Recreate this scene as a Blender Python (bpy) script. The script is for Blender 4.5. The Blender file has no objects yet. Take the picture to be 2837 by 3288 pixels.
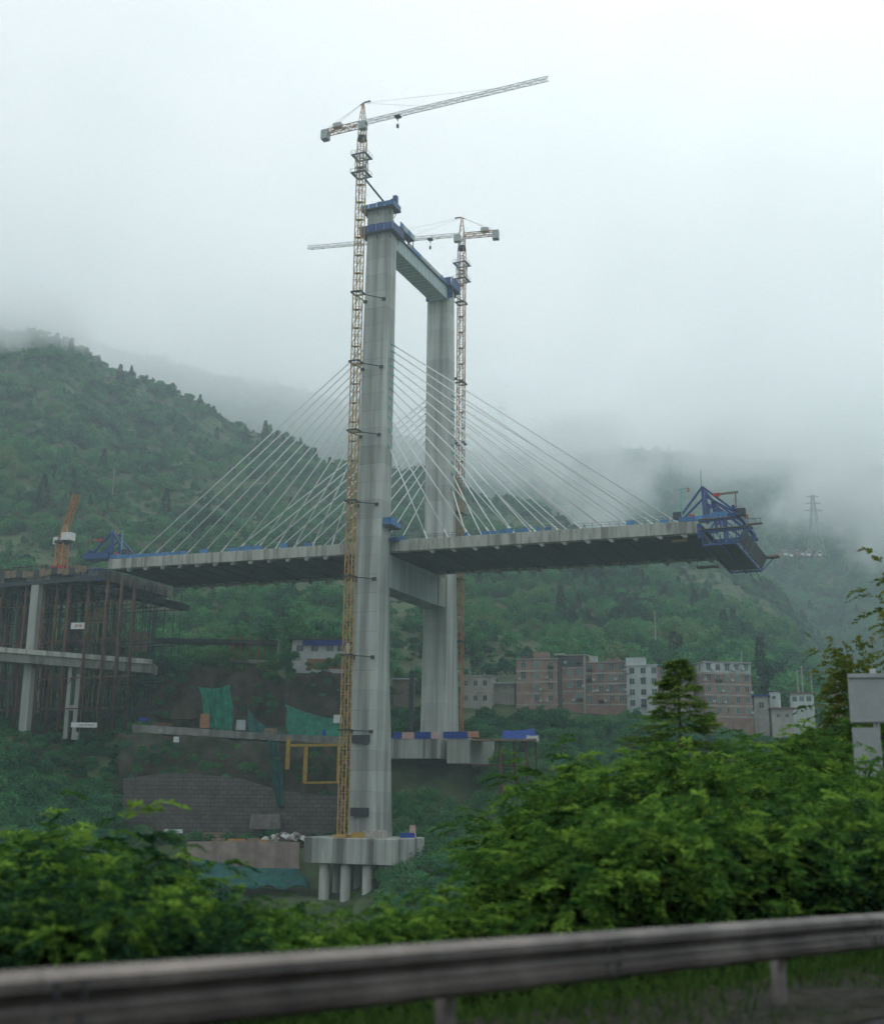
import bpy, bmesh, math, random
import numpy as np
from mathutils import Matrix, Vector

# ------------------------------------------------------------------ camera, sky, sun, exposure
FOC, PIT, ROL, TH = 3839.0971, 0.2337, 0.0103, 0.4047      # focal length in photo pixels, pitch, roll, bridge yaw
CX, CY, ZC = 1418.5, 1644.0, 2.2                            # photo centre, eye height above the road datum
sc = bpy.context.scene
col = sc.collection
cd = bpy.data.cameras.new('camera')
cam = bpy.data.objects.new('camera', cd)
col.objects.link(cam)
cd.sensor_fit = 'HORIZONTAL'
cd.sensor_width = 36.0
cd.lens = FOC / 2837.0 * 36.0
cd.clip_start, cd.clip_end = 0.1, 12000.0
cd.dof.use_dof = True
cd.dof.focus_distance = 260.0
cd.dof.aperture_fstop = 1.1
_R = Vector((1, 0, 0)); _F = Vector((0, math.cos(PIT), math.sin(PIT))); _U = Vector((0, -math.sin(PIT), math.cos(PIT)))
_r2 = _R * math.cos(ROL) + _U * math.sin(ROL); _u2 = _U * math.cos(ROL) - _R * math.sin(ROL)
M = Matrix.Identity(4)
for i in range(3):
    M[i][0], M[i][1], M[i][2] = _r2[i], _u2[i], -_F[i]
M[2][3] = ZC
cam.matrix_world = M
sc.camera = cam

SUN_EL, SUN_AZ = math.radians(55), math.radians(28)         # high, ahead of the viewer beyond the ridge, veiled by cloud
wd = bpy.data.worlds.new('World'); sc.world = wd; wd.use_nodes = True
nt = wd.node_tree; nt.nodes.clear()
def N(tree, kind, **kw):
    n = tree.nodes.new(kind)
    for k, v in kw.items(): setattr(n, k, v)
    return n
wo = N(nt, 'ShaderNodeOutputWorld'); bg = N(nt, 'ShaderNodeBackground')
sky = N(nt, 'ShaderNodeTexSky', sky_type='NISHITA', sun_disc=False, sun_elevation=SUN_EL, sun_rotation=SUN_AZ, air_density=1.2, dust_density=3.0)
tc = N(nt, 'ShaderNodeTexCoord')
mp = N(nt, 'ShaderNodeMapping'); mp.inputs['Scale'].default_value = (1.0, 1.0, 2.2)
nz = N(nt, 'ShaderNodeTexNoise'); nz.inputs['Scale'].default_value = 2.3; nz.inputs['Detail'].default_value = 5.0; nz.inputs['Roughness'].default_value = 0.5
rp = N(nt, 'ShaderNodeValToRGB')
rp.color_ramp.elements[0].position = 0.36; rp.color_ramp.elements[0].color = (8.7, 9.1, 9.4, 1)
rp.color_ramp.elements[1].position = 0.62; rp.color_ramp.elements[1].color = (10.5, 10.5, 10.6, 1)
mx = N(nt, 'ShaderNodeMix', data_type='RGBA'); mx.inputs['Factor'].default_value = 0.9     # nine tenths overcast
nt.links.new(tc.outputs['Generated'], mp.inputs['Vector']); nt.links.new(mp.outputs[0], nz.inputs['Vector'])
nt.links.new(nz.outputs[0], rp.inputs[0])
nt.links.new(sky.outputs[0], mx.inputs[6]); nt.links.new(rp.outputs[0], mx.inputs[7])
nt.links.new(mx.outputs[2], bg.inputs[0]); nt.links.new(bg.outputs[0], wo.inputs[0])
bg.inputs[1].default_value = 0.1

sl = bpy.data.lights.new('sun', 'SUN'); sl.energy = 0.9; sl.angle = math.radians(25); sl.color = (1.0, 0.97, 0.92)
so = bpy.data.objects.new('sun', sl); col.objects.link(so)
so.rotation_euler = (math.pi / 2 - SUN_EL, 0, math.pi - SUN_AZ)

sc.view_settings.view_transform = 'Standard'
sc.view_settings.look = 'None'
sc.view_settings.exposure = 0.15
sc.view_settings.gamma = 1.0
sc.view_settings.use_curve_mapping = False
cy = sc.cycles
cy.use_denoising = True
try: cy.denoiser = 'OPENIMAGEDENOISE'
except Exception: pass
cy.max_bounces = 8; cy.diffuse_bounces = 2; cy.glossy_bounces = 2; cy.transmission_bounces = 3
cy.transparent_max_bounces = 8; cy.volume_bounces = 6
cy.use_adaptive_sampling = True; cy.adaptive_threshold = 0.03; cy.adaptive_min_samples = 12
cy.volume_step_rate = 1.0; cy.volume_max_steps = 64
cy.sample_clamp_indirect = 4.0

# ------------------------------------------------------------------ geometry of the view
def ray(px, py):
    a, b = px - CX, py - CY
    X = (a * math.cos(ROL) + b * math.sin(ROL)) / FOC
    v = -(-a * math.sin(ROL) + b * math.cos(ROL)) / FOC
    return np.array([X, math.cos(PIT) - v * math.sin(PIT), math.sin(PIT) + v * math.cos(PIT)])
def at(px, py, D):                                  # point of the scene seen there, D metres ahead
    d = ray(px, py); return d * (D / d[1]) + np.array([0, 0, ZC])
def mpp(D): return D / FOC                          # metres per photo pixel about that far away
KS = 1.15
O = np.array([-10.4518, 243.5623, 51.7073]) * KS + np.array([0, 0, ZC])   # deck edge at the near tower leg
B, TK, G = 28 * KS, 2.3498 * KS, -0.0139            # deck width, edge depth, long fall
UD = np.array([math.cos(TH), -math.sin(TH), 0]); WD = np.array([math.sin(TH), math.cos(TH), 0])
def br(u, w, z): return O + UD * u + WD * w + np.array([0, 0, z])
def hit_w(px, py, w):
    d = ray(px, py); o = O - np.array([0, 0, ZC])
    k = ((o + WD * w) @ WD) / (d @ WD); P = d * k - o
    return P @ UD, P[2]
def hit_u(px, py, u):
    d = ray(px, py); o = O - np.array([0, 0, ZC])
    k = ((o + UD * u) @ UD) / (d @ UD); P = d * k - o
    return P @ WD, P[2]
rnd = random.Random(7)

# ------------------------------------------------------------------ materials
MATS = {}
def mat(name, base, rough=0.8, var=0.25, scale=0.6, stretch=(1, 1, 1), dark=None, stain=0.0, stain_scale=0.35, stain_stretch=(1, 1, 0.05),
        metal=0.0, bump=0.0, bump_scale=6.0, coords='Object', rand=0.0, spec=0.3, lift=0.0):
    if name in MATS: return MATS[name]
    m = bpy.data.materials.new(name); m.use_nodes = True; t = m.node_tree
    b = t.nodes['Principled BSDF']
    b.inputs['Roughness'].default_value = rough; b.inputs['Metallic'].default_value = metal
    b.inputs['Specular IOR Level'].default_value = spec
    g = N(t, 'ShaderNodeTexCoord')
    if coords == 'World':
        g = N(t, 'ShaderNodeNewGeometry'); src = g.outputs['Position']
    else: src = g.outputs[coords]
    oi = N(t, 'ShaderNodeObjectInfo')
    add = N(t, 'ShaderNodeVectorMath', operation='ADD'); sclv = N(t, 'ShaderNodeVectorMath', operation='SCALE')
    comb = N(t, 'ShaderNodeCombineXYZ'); sclv.inputs['Scale'].default_value = 73.0
    for k in range(3): t.links.new(oi.outputs['Random'], comb.inputs[k])
    t.links.new(comb.outputs[0], sclv.inputs[0]); t.links.new(src, add.inputs[0])
    if coords != 'World': t.links.new(sclv.outputs[0], add.inputs[1])
    def noise(sc_, st, det=5.0):
        a = N(t, 'ShaderNodeMapping'); a.inputs['Scale'].default_value = st
        n = N(t, 'ShaderNodeTexNoise'); n.inputs['Scale'].default_value = sc_; n.inputs['Detail'].default_value = det; n.inputs['Roughness'].default_value = 0.6
        t.links.new(add.outputs[0], a.inputs[0]); t.links.new(a.outputs[0], n.inputs['Vector']); return n
    n1 = noise(scale, stretch)
    r = N(t, 'ShaderNodeValToRGB')
    d = dark or [c * (1 - var) for c in base]
    r.color_ramp.elements[0].position = 0.32; r.color_ramp.elements[0].color = (*d, 1)
    r.color_ramp.elements[1].position = 0.66; r.color_ramp.elements[1].color = (*[min(1, c * (1 + var * 0.5)) for c in base], 1)
    t.links.new(n1.outputs[0], r.inputs[0]); out = r.outputs[0]
    if stain > 0:
        n2 = noise(stain_scale, stain_stretch, 4.0)
        r2 = N(t, 'ShaderNodeValToRGB'); r2.color_ramp.elements[0].position = 0.46; r2.color_ramp.elements[1].position = 0.62
        r2.color_ramp.elements[0].color = (0, 0, 0, 1); r2.color_ramp.elements[1].color = (stain, stain, stain, 1)
        t.links.new(n2.outputs[0], r2.inputs[0])
        mm = N(t, 'ShaderNodeMix', data_type='RGBA'); mm.inputs[7].default_value = (*[c * 0.28 for c in base], 1)
        t.links.new(r2.outputs[0], mm.inputs['Factor']); t.links.new(out, mm.inputs[6]); out = mm.outputs[2]
    if rand > 0:
        hs = N(t, 'ShaderNodeHueSaturation'); ml = N(t, 'ShaderNodeMapRange')
        ml.inputs[3].default_value = 1 - rand; ml.inputs[4].default_value = 1 + rand
        t.links.new(oi.outputs['Random'], ml.inputs[0]); t.links.new(ml.outputs[0], hs.inputs['Value']); t.links.new(out, hs.inputs['Color']); out = hs.outputs[0]
    if lift > 0:
        sz = N(t, 'ShaderNodeSeparateXYZ'); t.links.new(src, sz.inputs[0]); dv = N(t, 'ShaderNodeMath', operation='DIVIDE'); dv.inputs[1].default_value = lift; t.links.new(sz.outputs[2], dv.inputs[0])
        fl = N(t, 'ShaderNodeMath', operation='FLOOR'); t.links.new(dv.outputs[0], fl.inputs[0]); wn = N(t, 'ShaderNodeTexWhiteNoise', noise_dimensions='1D'); t.links.new(fl.outputs[0], wn.inputs['W'])
        l2 = N(t, 'ShaderNodeMapRange'); l2.inputs[3].default_value = 0.86; l2.inputs[4].default_value = 1.10; t.links.new(wn.outputs[0], l2.inputs[0])
        h2 = N(t, 'ShaderNodeHueSaturation'); t.links.new(l2.outputs[0], h2.inputs['Value']); t.links.new(out, h2.inputs['Color']); out = h2.outputs[0]
    t.links.new(out, b.inputs['Base Color'])
    if bump > 0:
        n3 = noise(bump_scale, (1, 1, 1)); bp = N(t, 'ShaderNodeBump'); bp.inputs['Strength'].default_value = bump; bp.inputs['Distance'].default_value = 0.1
        t.links.new(n3.outputs[0], bp.inputs['Height']); t.links.new(bp.outputs[0], b.inputs['Normal'])
    MATS[name] = m; return m
CONC = mat('leg_concrete', (0.44, 0.465, 0.43), 0.85, 0.24, 0.35, (1, 1, 0.12), stain=0.55, stain_scale=0.30, stain_stretch=(1.4, 1.4, 0.045), lift=4.5)
EDGE = mat('edge_beam_concrete', (0.40, 0.40, 0.355), 0.85, 0.2, 0.7, (1, 1, 0.3), stain=0.75, stain_scale=0.5, stain_stretch=(1.2, 1.2, 0.12))
CAPM = mat('pile_cap_concrete', (0.36, 0.375, 0.345), 0.85, 0.18, 0.6, (1, 1, 0.25), stain=0.9, stain_scale=0.28, stain_stretch=(1.2, 1.2, 0.05))
SOFF = mat('soffit_shade_concrete', (0.030, 0.035, 0.040), 0.9, 0.25, 0.3)  # near-black base puts the under-deck shade into the concrete's colour
PIERM = mat('pier_concrete', (0.33, 0.345, 0.31), 0.85, 0.15, 0.6, (1, 1, 0.2), stain=0.3)
GREYC = mat('old_concrete', (0.20, 0.20, 0.185), 0.9, 0.3, 0.4, stain=0.5)
FORMC = mat('pale_beam_panel', (0.50, 0.60, 0.60), 0.7, 0.15, 0.8, (1, 1, 0.2))
BLUE = mat('blue_paint', (0.020, 0.055, 0.20), 0.55, 0.35, 1.5, rand=0.2, spec=0.4)
LBLUE = mat('blue_sheet', (0.06, 0.19, 0.40), 0.6, 0.3, 1.0, rand=0.25)
TARP = mat('blue_tarp', (0.025, 0.065, 0.30), 0.85, 0.3, 0.8, spec=0.08)
DARKS = mat('dark_steel', (0.035, 0.04, 0.05), 0.6, 0.3, 2.0)
RUST = mat('rusty_pipe', (0.105, 0.056, 0.038), 0.85, 0.5, 1.2, (1, 1, 0.3), rand=0.35)
CRANE = mat('crane_yellow', (0.46, 0.285, 0.10), 0.6, 0.3, 0.5, rand=0.1)
CRANE2 = mat('crane_rust_orange', (0.40, 0.20, 0.08), 0.7, 0.3, 0.5)
CRGREY = mat('crane_grey', (0.16, 0.17, 0.17), 0.6, 0.2, 1.0)
CRW = mat('crane_white', (0.62, 0.62, 0.60), 0.6, 0.15, 1.0)
CWT = mat('counterweight_concrete', (0.40, 0.43, 0.43), 0.8, 0.2, 1.0)
CABLE = mat('cable_sheath', (0.80, 0.82, 0.80), 0.45, 0.06, 0.5, spec=0.5)
TEAL = mat('teal_paint', (0.16, 0.42, 0.40), 0.6, 0.2, 1.0)
NET = mat('green_net', (0.013, 0.165, 0.105), 0.9, 0.5, 0.5, rand=0.15)
NETT = mat('teal_net', (0.014, 0.085, 0.080), 0.9, 0.5, 0.5)
YEL = mat('yellow_steel', (0.34, 0.21, 0.03), 0.6, 0.25, 1.0)
ORNG = mat('orange_paint', (0.42, 0.19, 0.05), 0.6, 0.3, 1.0)
REDP = mat('red_paint', (0.42, 0.05, 0.04), 0.6, 0.3, 1.0)
WHITE = mat('white_paint', (0.56, 0.58, 0.57), 0.7, 0.12, 0.8)
WTILE = mat('white_tile', (0.46, 0.50, 0.49), 0.6, 0.2, 0.5, (1, 1, 0.3), stain=0.3)
GREYB = mat('unpainted_render', (0.34, 0.33, 0.30), 0.9, 0.3, 0.35, stain=0.35)
TIMB = mat('timber', (0.20, 0.15, 0.10), 0.85, 0.35, 1.2, (1, 1, 1))
PINK = mat('pink_sheet', (0.52, 0.34, 0.31), 0.8, 0.25, 1.0)
BAND = mat('floor_band', (0.36, 0.34, 0.30), 0.9, 0.2, 0.5, stain=0.3)
FRAMEM = mat('window_frame', (0.35, 0.37, 0.36), 0.5, 0.15, 1.0)
ROOFB = mat('brown_roof', (0.20, 0.12, 0.09), 0.85, 0.3, 0.8)
ROOFD = mat('dark_roof', (0.07, 0.075, 0.08), 0.8, 0.3, 0.8)
ROCKM = mat('rubble', (0.30, 0.28, 0.25), 0.95, 0.4, 1.2, rand=0.35)
SIGNM = mat('galvanised_sheet', (0.31, 0.325, 0.33), 0.5, 0.12, 3.0, metal=0.35, spec=0.5, coords='Object')
RAILM = mat('galvanised_rail', (0.125, 0.110, 0.10), 0.45, 0.5, 1.6, (1, 1, 1), metal=0.3, stain=0.6, stain_scale=1.4, stain_stretch=(1, 1, 1), coords='World')  # base darkened to carry the vehicle's shade on the rail; stain is grime
ASPH = mat('asphalt', (0.045, 0.046, 0.048), 0.95, 0.3, 3.0, spec=0.05, bump=0.4, bump_scale=60, coords='World')
PAINT = mat('road_paint', (0.55, 0.55, 0.53), 0.7, 0.35, 2.0, coords='World')
BARK = mat('bark', (0.10, 0.075, 0.05), 0.95, 0.4, 4.0, (1, 1, 0.3))
GROUNDM = mat('hill_ground', (0.062, 0.092, 0.040), 0.95, 0.5, 0.14, dark=(0.020, 0.034, 0.016), coords='World')
def brick_mat(name, c1, c2, mortar):
    m = bpy.data.materials.new(name); m.use_nodes = True; t = m.node_tree; b = t.nodes['Principled BSDF']; b.inputs['Roughness'].default_value = 0.9
    g = N(t, 'ShaderNodeTexCoord'); br_ = N(t, 'ShaderNodeTexBrick'); br_.inputs['Scale'].default_value = 1.0
    br_.inputs['Color1'].default_value = (*c1, 1); br_.inputs['Color2'].default_value = (*c2, 1); br_.inputs['Mortar'].default_value = (*mortar, 1)
    br_.inputs['Brick Width'].default_value = 0.5; br_.inputs['Row Height'].default_value = 0.2; br_.inputs['Mortar Size'].default_value = 0.02
    sp = N(t, 'ShaderNodeSeparateXYZ'); ad = N(t, 'ShaderNodeMath', operation='ADD'); cb = N(t, 'ShaderNodeCombineXYZ')
    t.links.new(g.outputs['Object'], sp.inputs[0]); t.links.new(sp.outputs[0], ad.inputs[0]); t.links.new(sp.outputs[1], ad.inputs[1])
    t.links.new(ad.outputs[0], cb.inputs[0]); t.links.new(sp.outputs[2], cb.inputs[1]); t.links.new(cb.outputs[0], br_.inputs[0])
    n = N(t, 'ShaderNodeTexNoise'); n.inputs['Scale'].default_value = 0.35; n.inputs['Detail'].default_value = 5; t.links.new(g.outputs['Object'], n.inputs['Vector'])
    r = N(t, 'ShaderNodeMapRange'); r.inputs[1].default_value = 0.3; r.inputs[2].default_value = 0.7; r.inputs[3].default_value = 0.62; r.inputs[4].default_value = 1.15
    hs = N(t, 'ShaderNodeHueSaturation'); t.links.new(n.outputs[0], r.inputs[0]); t.links.new(r.outputs[0], hs.inputs['Value']); t.links.new(br_.outputs[0], hs.inputs['Color'])
    t.links.new(hs.outputs[0], b.inputs['Base Color']); MATS[name] = m; return m
BRICK = brick_mat('red_brick', (0.28, 0.165, 0.135), (0.23, 0.13, 0.105), (0.30, 0.26, 0.23))
BRICK2 = brick_mat('pale_brick', (0.34, 0.22, 0.18), (0.29, 0.18, 0.15), (0.32, 0.29, 0.26))
STONEW = brick_mat('block_wall', (0.112, 0.099, 0.091), (0.088, 0.079, 0.073), (0.050, 0.046, 0.043))
STONEW.node_tree.nodes['Brick Texture'].inputs['Brick Width'].default_value = 2.0
STONEW.node_tree.nodes['Brick Texture'].inputs['Row Height'].default_value = 1.0
STONEW.node_tree.nodes['Brick Texture'].inputs['Mortar Size'].default_value = 0.09
def glass_mat(name, c):
    m = bpy.data.materials.new(name); m.use_nodes = True; b = m.node_tree.nodes['Principled BSDF']
    b.inputs['Base Color'].default_value = (*c, 1); b.inputs['Roughness'].default_value = 0.12; b.inputs['Specular IOR Level'].default_value = 0.6; return m
GLASS = glass_mat('window_glass', (0.03, 0.07, 0.065)); GLASSD = glass_mat('dark_opening', (0.012, 0.014, 0.014)); GLASSG = glass_mat('green_glass', (0.06, 0.16, 0.13))
def leaf_mat(name, cols, trans=0.3, inst=False, attr=True):
    m = bpy.data.materials.new(name); m.use_nodes = True; t = m.node_tree; t.nodes.clear()
    o = N(t, 'ShaderNodeOutputMaterial'); d = N(t, 'ShaderNodeBsdfDiffuse'); tr = N(t, 'ShaderNodeBsdfTranslucent'); mixs = N(t, 'ShaderNodeMixShader')
    mixs.inputs[0].default_value = trans
    at_ = N(t, 'ShaderNodeAttribute', attribute_name='tint'); r = N(t, 'ShaderNodeValToRGB')
    e = r.color_ramp.elements
    e[0].position, e[0].color = 0.0, (*cols[0], 1); e[1].position, e[1].color = 1.0, (*cols[-1], 1)
    for i, c in enumerate(cols[1:-1]):
        q = e.new((i + 1) / (len(cols) - 1)); q.color = (*c, 1)
    src = at_.outputs['Fac']
    if inst:
        oi = N(t, 'ShaderNodeObjectInfo'); ge = N(t, 'ShaderNodeNewGeometry')
        nn = N(t, 'ShaderNodeTexNoise'); nn.inputs['Scale'].default_value = 0.026; nn.inputs['Detail'].default_value = 3
        t.links.new(ge.outputs['Position'], nn.inputs['Vector'])
        a1 = N(t, 'ShaderNodeMath', operation='MULTIPLY_ADD'); a1.inputs[1].default_value = 0.45
        a2 = N(t, 'ShaderNodeMath', operation='MULTIPLY_ADD'); a2.inputs[1].default_value = 0.30
        a3 = N(t, 'ShaderNodeMath', operation='MULTIPLY_ADD'); a3.inputs[1].default_value = 2.1; a3.inputs[2].default_value = -0.92
        t.links.new(nn.outputs[0], a3.inputs[0])
        t.links.new(oi.outputs['Random'], a1.inputs[0]); t.links.new(a3.outputs[0], a1.inputs[2])
        t.links.new(at_.outputs['Fac'], a2.inputs[0]); t.links.new(a1.outputs[0], a2.inputs[2]); src = a2.outputs[0]
    t.links.new(src, r.inputs[0])
    t.links.new(r.outputs[0], d.inputs[0]); t.links.new(r.outputs[0], tr.inputs[0])
    t.links.new(d.outputs[0], mixs.inputs[1]); t.links.new(tr.outputs[0], mixs.inputs[2]); t.links.new(mixs.outputs[0], o.inputs[0]); return m
LF_FOREST = leaf_mat('forest_leaves', [(0.015, 0.064, 0.040), (0.040, 0.160, 0.075), (0.088, 0.275, 0.105), (0.17, 0.26, 0.115)], 0.25, True)
LF_CYP = leaf_mat('cypress_leaves', [(0.012, 0.034, 0.022), (0.030, 0.070, 0.034)], 0.1)
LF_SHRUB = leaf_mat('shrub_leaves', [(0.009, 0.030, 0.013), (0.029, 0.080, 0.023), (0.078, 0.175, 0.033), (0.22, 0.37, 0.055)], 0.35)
LF_DARK = leaf_mat('dark_shrub_leaves', [(0.008, 0.028, 0.018), (0.021, 0.058, 0.028), (0.052, 0.120, 0.040)], 0.3)
LF_YEL = leaf_mat('yellowing_leaves', [(0.03, 0.07, 0.012), (0.09, 0.14, 0.02), (0.20, 0.22, 0.03)], 0.35)
LF_FEATH = leaf_mat('feathery_leaves', [(0.036, 0.085, 0.024), (0.095, 0.18, 0.038), (0.19, 0.28, 0.055)], 0.3)
GRASSM = leaf_mat('grass_blades', [(0.018, 0.045, 0.012), (0.045, 0.09, 0.02), (0.10, 0.15, 0.035)], 0.35)

# ------------------------------------------------------------------ mesh builder
class MB:
    def __init__(s): s.v, s.f = [], []
    def poly(s, pts, faces):
        n = len(s.v); s.v += [tuple(map(float, p)) for p in pts]; s.f += [tuple(n + i for i in q) for q in faces]; return s
    def box(s, x0, x1, y0, y1, z0, z1, R=None, c=None):
        P = np.array([[x, y, z] for z in (z0, z1) for y in (y0, y1) for x in (x0, x1)], float)
        if R is not None: P = P @ np.array(R).T
        if c is not None: P = P + np.array(c)
        return s.poly(P, [(0, 2, 3, 1), (4, 5, 7, 6), (0, 1, 5, 4), (2, 6, 7, 3), (0, 4, 6, 2), (1, 3, 7, 5)])
    def cbox(s, c, sx, sy, sz, rz=0.0):
        R = [[math.cos(rz), -math.sin(rz), 0], [math.sin(rz), math.cos(rz), 0], [0, 0, 1]]
        return s.box(-sx / 2, sx / 2, -sy / 2, sy / 2, -sz / 2, sz / 2, R, c)
    def bar(s, p, q, w, h=None, up=(0, 0, 1)):
        p, q = np.array(p, float), np.array(q, float); h = h or w
        d = q - p; L = np.linalg.norm(d)
        if L < 1e-6: return s
        d /= L; up = np.array(up, float)
        if abs(d @ up) > 0.98: up = np.array([1.0, 0, 0])
        x = np.cross(d, up); x /= np.linalg.norm(x); y = np.cross(x, d)
        P = [e + x * a * w / 2 + y * b * h / 2 for e in (p, q) for a, b in ((-1, -1), (1, -1), (1, 1), (-1, 1))]
        return s.poly(P, [(0, 1, 2, 3), (7, 6, 5, 4), (0, 4, 5, 1), (1, 5, 6, 2), (2, 6, 7, 3), (3, 7, 4, 0)])
    def tube(s, p, q, r0, r1=None, n=6):
        p, q = np.array(p, float), np.array(q, float); r1 = r0 if r1 is None else r1
        d = q - p; d = d / np.linalg.norm(d); up = np.array([0, 0, 1.0]) if abs(d[2]) < 0.95 else np.array([1.0, 0, 0])
        x = np.cross(d, up); x /= np.linalg.norm(x); y = np.cross(x, d); P = []
        for e, r in ((p, r0), (q, r1)):
            for k in range(n):
                a = 2 * math.pi * k / n; P.append(e + x * math.cos(a) * r + y * math.sin(a) * r)
        return s.poly(P, [tuple(range(n))[::-1], tuple(range(n, 2 * n))] + [(k, (k + 1) % n, n + (k + 1) % n, n + k) for k in range(n)])
    def loft(s, rings):
        n = len(rings[0]); P = [p for r in rings for p in r]; F = [tuple(range(n))[::-1], tuple(range((len(rings) - 1) * n, len(rings) * n))]
        for i in range(len(rings) - 1):
            for k in range(n): F.append((i * n + k, i * n + (k + 1) % n, (i + 1) * n + (k + 1) % n, (i + 1) * n + k))
        return s.poly(P, F)
    def grid(s, P):
        a, b = len(P), len(P[0])
        return s.poly([p for r in P for p in r], [(i * b + j, i * b + j + 1, (i + 1) * b + j + 1, (i + 1) * b + j) for i in range(a - 1) for j in range(b - 1)])
    def mesh(s, name):
        m = bpy.data.meshes.new(name); m.from_pydata(s.v, [], s.f); m.update(); return m
    def build(s, name, m, parent=None, loc=(0, 0, 0), smooth=False):
        return link(name, s.mesh(name), m, parent, loc, smooth)
def link(name, me, m, parent=None, loc=(0, 0, 0), smooth=False):
    if m is not None and len(me.materials) == 0: me.materials.append(m)
    if smooth:
        for p_ in me.polygons: p_.use_smooth = True
    o = bpy.data.objects.new(name, me); o.location = loc; o.parent = parent; col.objects.link(o); return o
def tag(o, label=None, cat=None, group=None, kind=None):
    if label: o['label'] = label
    if cat: o['category'] = cat
    if group: o['group'] = group
    if kind: o['kind'] = kind
    return o
def thing(name, label, cat, loc=(0, 0, 0), rz=0.0, group=None):
    o = bpy.data.objects.new(name, None); o.location = loc; o.rotation_euler = (0, 0, rz); o.empty_display_size = 0.5; col.objects.link(o)
    return tag(o, label, cat, group)
def copy_part(src, parent, loc=None):
    c = src.copy(); col.objects.link(c); c.parent = parent
    if loc is not None: c.location = loc
    return c
def np_mesh(name, V, F, tint=None):
    V = np.asarray(V, np.float32); F = np.asarray(F, np.int32); k = F.shape[1]
    m = bpy.data.meshes.new(name); m.vertices.add(len(V)); m.vertices.foreach_set('co', V.ravel())
    m.loops.add(F.size); m.loops.foreach_set('vertex_index', F.ravel()); m.polygons.add(len(F))
    m.polygons.foreach_set('loop_start', np.arange(0, F.size, k, dtype=np.int32)); m.polygons.foreach_set('loop_total', np.full(len(F), k, np.int32))
    m.update(calc_edges=True)
    if tint is not None:
        a = m.attributes.new('tint', 'FLOAT', 'POINT'); a.data.foreach_set('value', np.asarray(tint, np.float32))
    return m

# ------------------------------------------------------------------ ground
def vnoise(x, y, seed=0):
    xi, yi = np.floor(x).astype(np.int64), np.floor(y).astype(np.int64); fx, fy = x - xi, y - yi
    fx, fy = fx * fx * (3 - 2 * fx), fy * fy * (3 - 2 * fy)
    def h(a, b):
        n = (a * 374761393 + b * 668265263 + seed * 982451653) & 0x7fffffff
        n = ((n ^ (n >> 13)) * 1274126177) & 0x7fffffff
        return (n & 0xffff) / 65535.0
    return (h(xi, yi) * (1 - fx) + h(xi + 1, yi) * fx) * (1 - fy) + (h(xi, yi + 1) * (1 - fx) + h(xi + 1, yi + 1) * fx) * fy
def fbm(x, y, oct=4, seed=0):
    s, a, t = 0, 1.0, 0
    for k in range(oct):
        s = s + a * (vnoise(x * 2 ** k, y * 2 ** k, seed + k) - 0.5); t += a; a *= 0.5
    return s / t
GP = np.array([-0.67669, 6.80103]); GD = np.array([0.69523, 0.71879]); GN_ = np.array([-0.71879, 0.69523])   # guardrail line and its outward normal
def rail_sd(x, y): return (x - GP[0]) * GN_[0] + (y - GP[1]) * GN_[1]
def rail_al(x, y): return (x - GP[0]) * GD[0] + (y - GP[1]) * GD[1]
def road_z(x, y): return ZC - 1.50 - 0.03 * np.clip(rail_al(x, y), -60, 120)
DC = np.array([250, 285, 300, 303, 306, 312, 318, 328, 345, 360, 420, 520, 650, 800, 950], float)
COLS = {-900: (2800, 2560, 2480, 2465, 2450, 2415, 2380, 2335, 2290, 2250, 2080, 1750, 1430, 1120, 860),
        0: (2850, 2600, 2490, 2475, 2460, 2420, 2385, 2335, 2300, 2260, 2090, 1800, 1530, 1270, 1050),
        350: (2900, 2700, 2580, 2560, 2540, 2480, 2420, 2350, 2310, 2270, 2100, 1840, 1620, 1420, 1235),
        430: (3000, 2850, 2700, 2695, 2640, 2480, 2350, 2345, 2290, 2220, 2090, 1840, 1630, 1430, 1255),
        800: (3000, 2850, 2700, 2695, 2640, 2480, 2350, 2345, 2230, 2150, 2050, 1860, 1700, 1540, 1395),
        1100: (3000, 2850, 2700, 2695, 2640, 2480, 2350, 2345, 2220, 2140, 2050, 1890, 1750, 1620, 1500),
        1300: (2950, 2740, 2600, 2580, 2555, 2500, 2445, 2380, 2300, 2240, 2060, 1880, 1760, 1650, 1560),
        1600: (2950, 2760, 2650, 2625, 2600, 2540, 2480, 2390, 2295, 2250, 2130, 1960, 1830, 1730, 1650),
        2000: (2950, 2780, 2670, 2650, 2620, 2560, 2500, 2400, 2300, 2260, 2150, 2000, 1890, 1800, 1740),
        2300: (2950, 2780, 2680, 2660, 2630, 2570, 2510, 2410, 2310, 2275, 2180, 2040, 1940, 1870, 1810),
        2500: (2950, 2790, 2690, 2670, 2640, 2590, 2530, 2430, 2340, 2310, 2220, 2110, 2020, 1950, 1900),
        2700: (3000, 2850, 2750, 2735, 2710, 2660, 2610, 2530, 2440, 2390, 2300, 2240, 2190, 2160, 2140),
        2837: (3000, 2850, 2760, 2740, 2720, 2680, 2630, 2560, 2480, 2430, 2370, 2340, 2320, 2310, 2300),
        3500: (3000, 2860, 2770, 2760, 2750, 2720, 2690, 2640, 2580, 2560, 2550, 2545, 2540, 2535, 2530)}
_cx = sorted(COLS); AC = np.array([(c - CX) * math.cos(PIT) / FOC for c in _cx])
ZT = np.zeros((len(_cx), len(DC)))
for i, c in enumerate(_cx):
    for j, D in enumerate(DC):
        px = c
        for _ in range(6):
            d_ = ray(px, COLS[c][j]); px += (AC[i] - d_[0] / d_[1]) * FOC * 0.9
        d_ = ray(px, COLS[c][j]); ZT[i, j] = ZC + D * d_[2] / d_[1]
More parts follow.
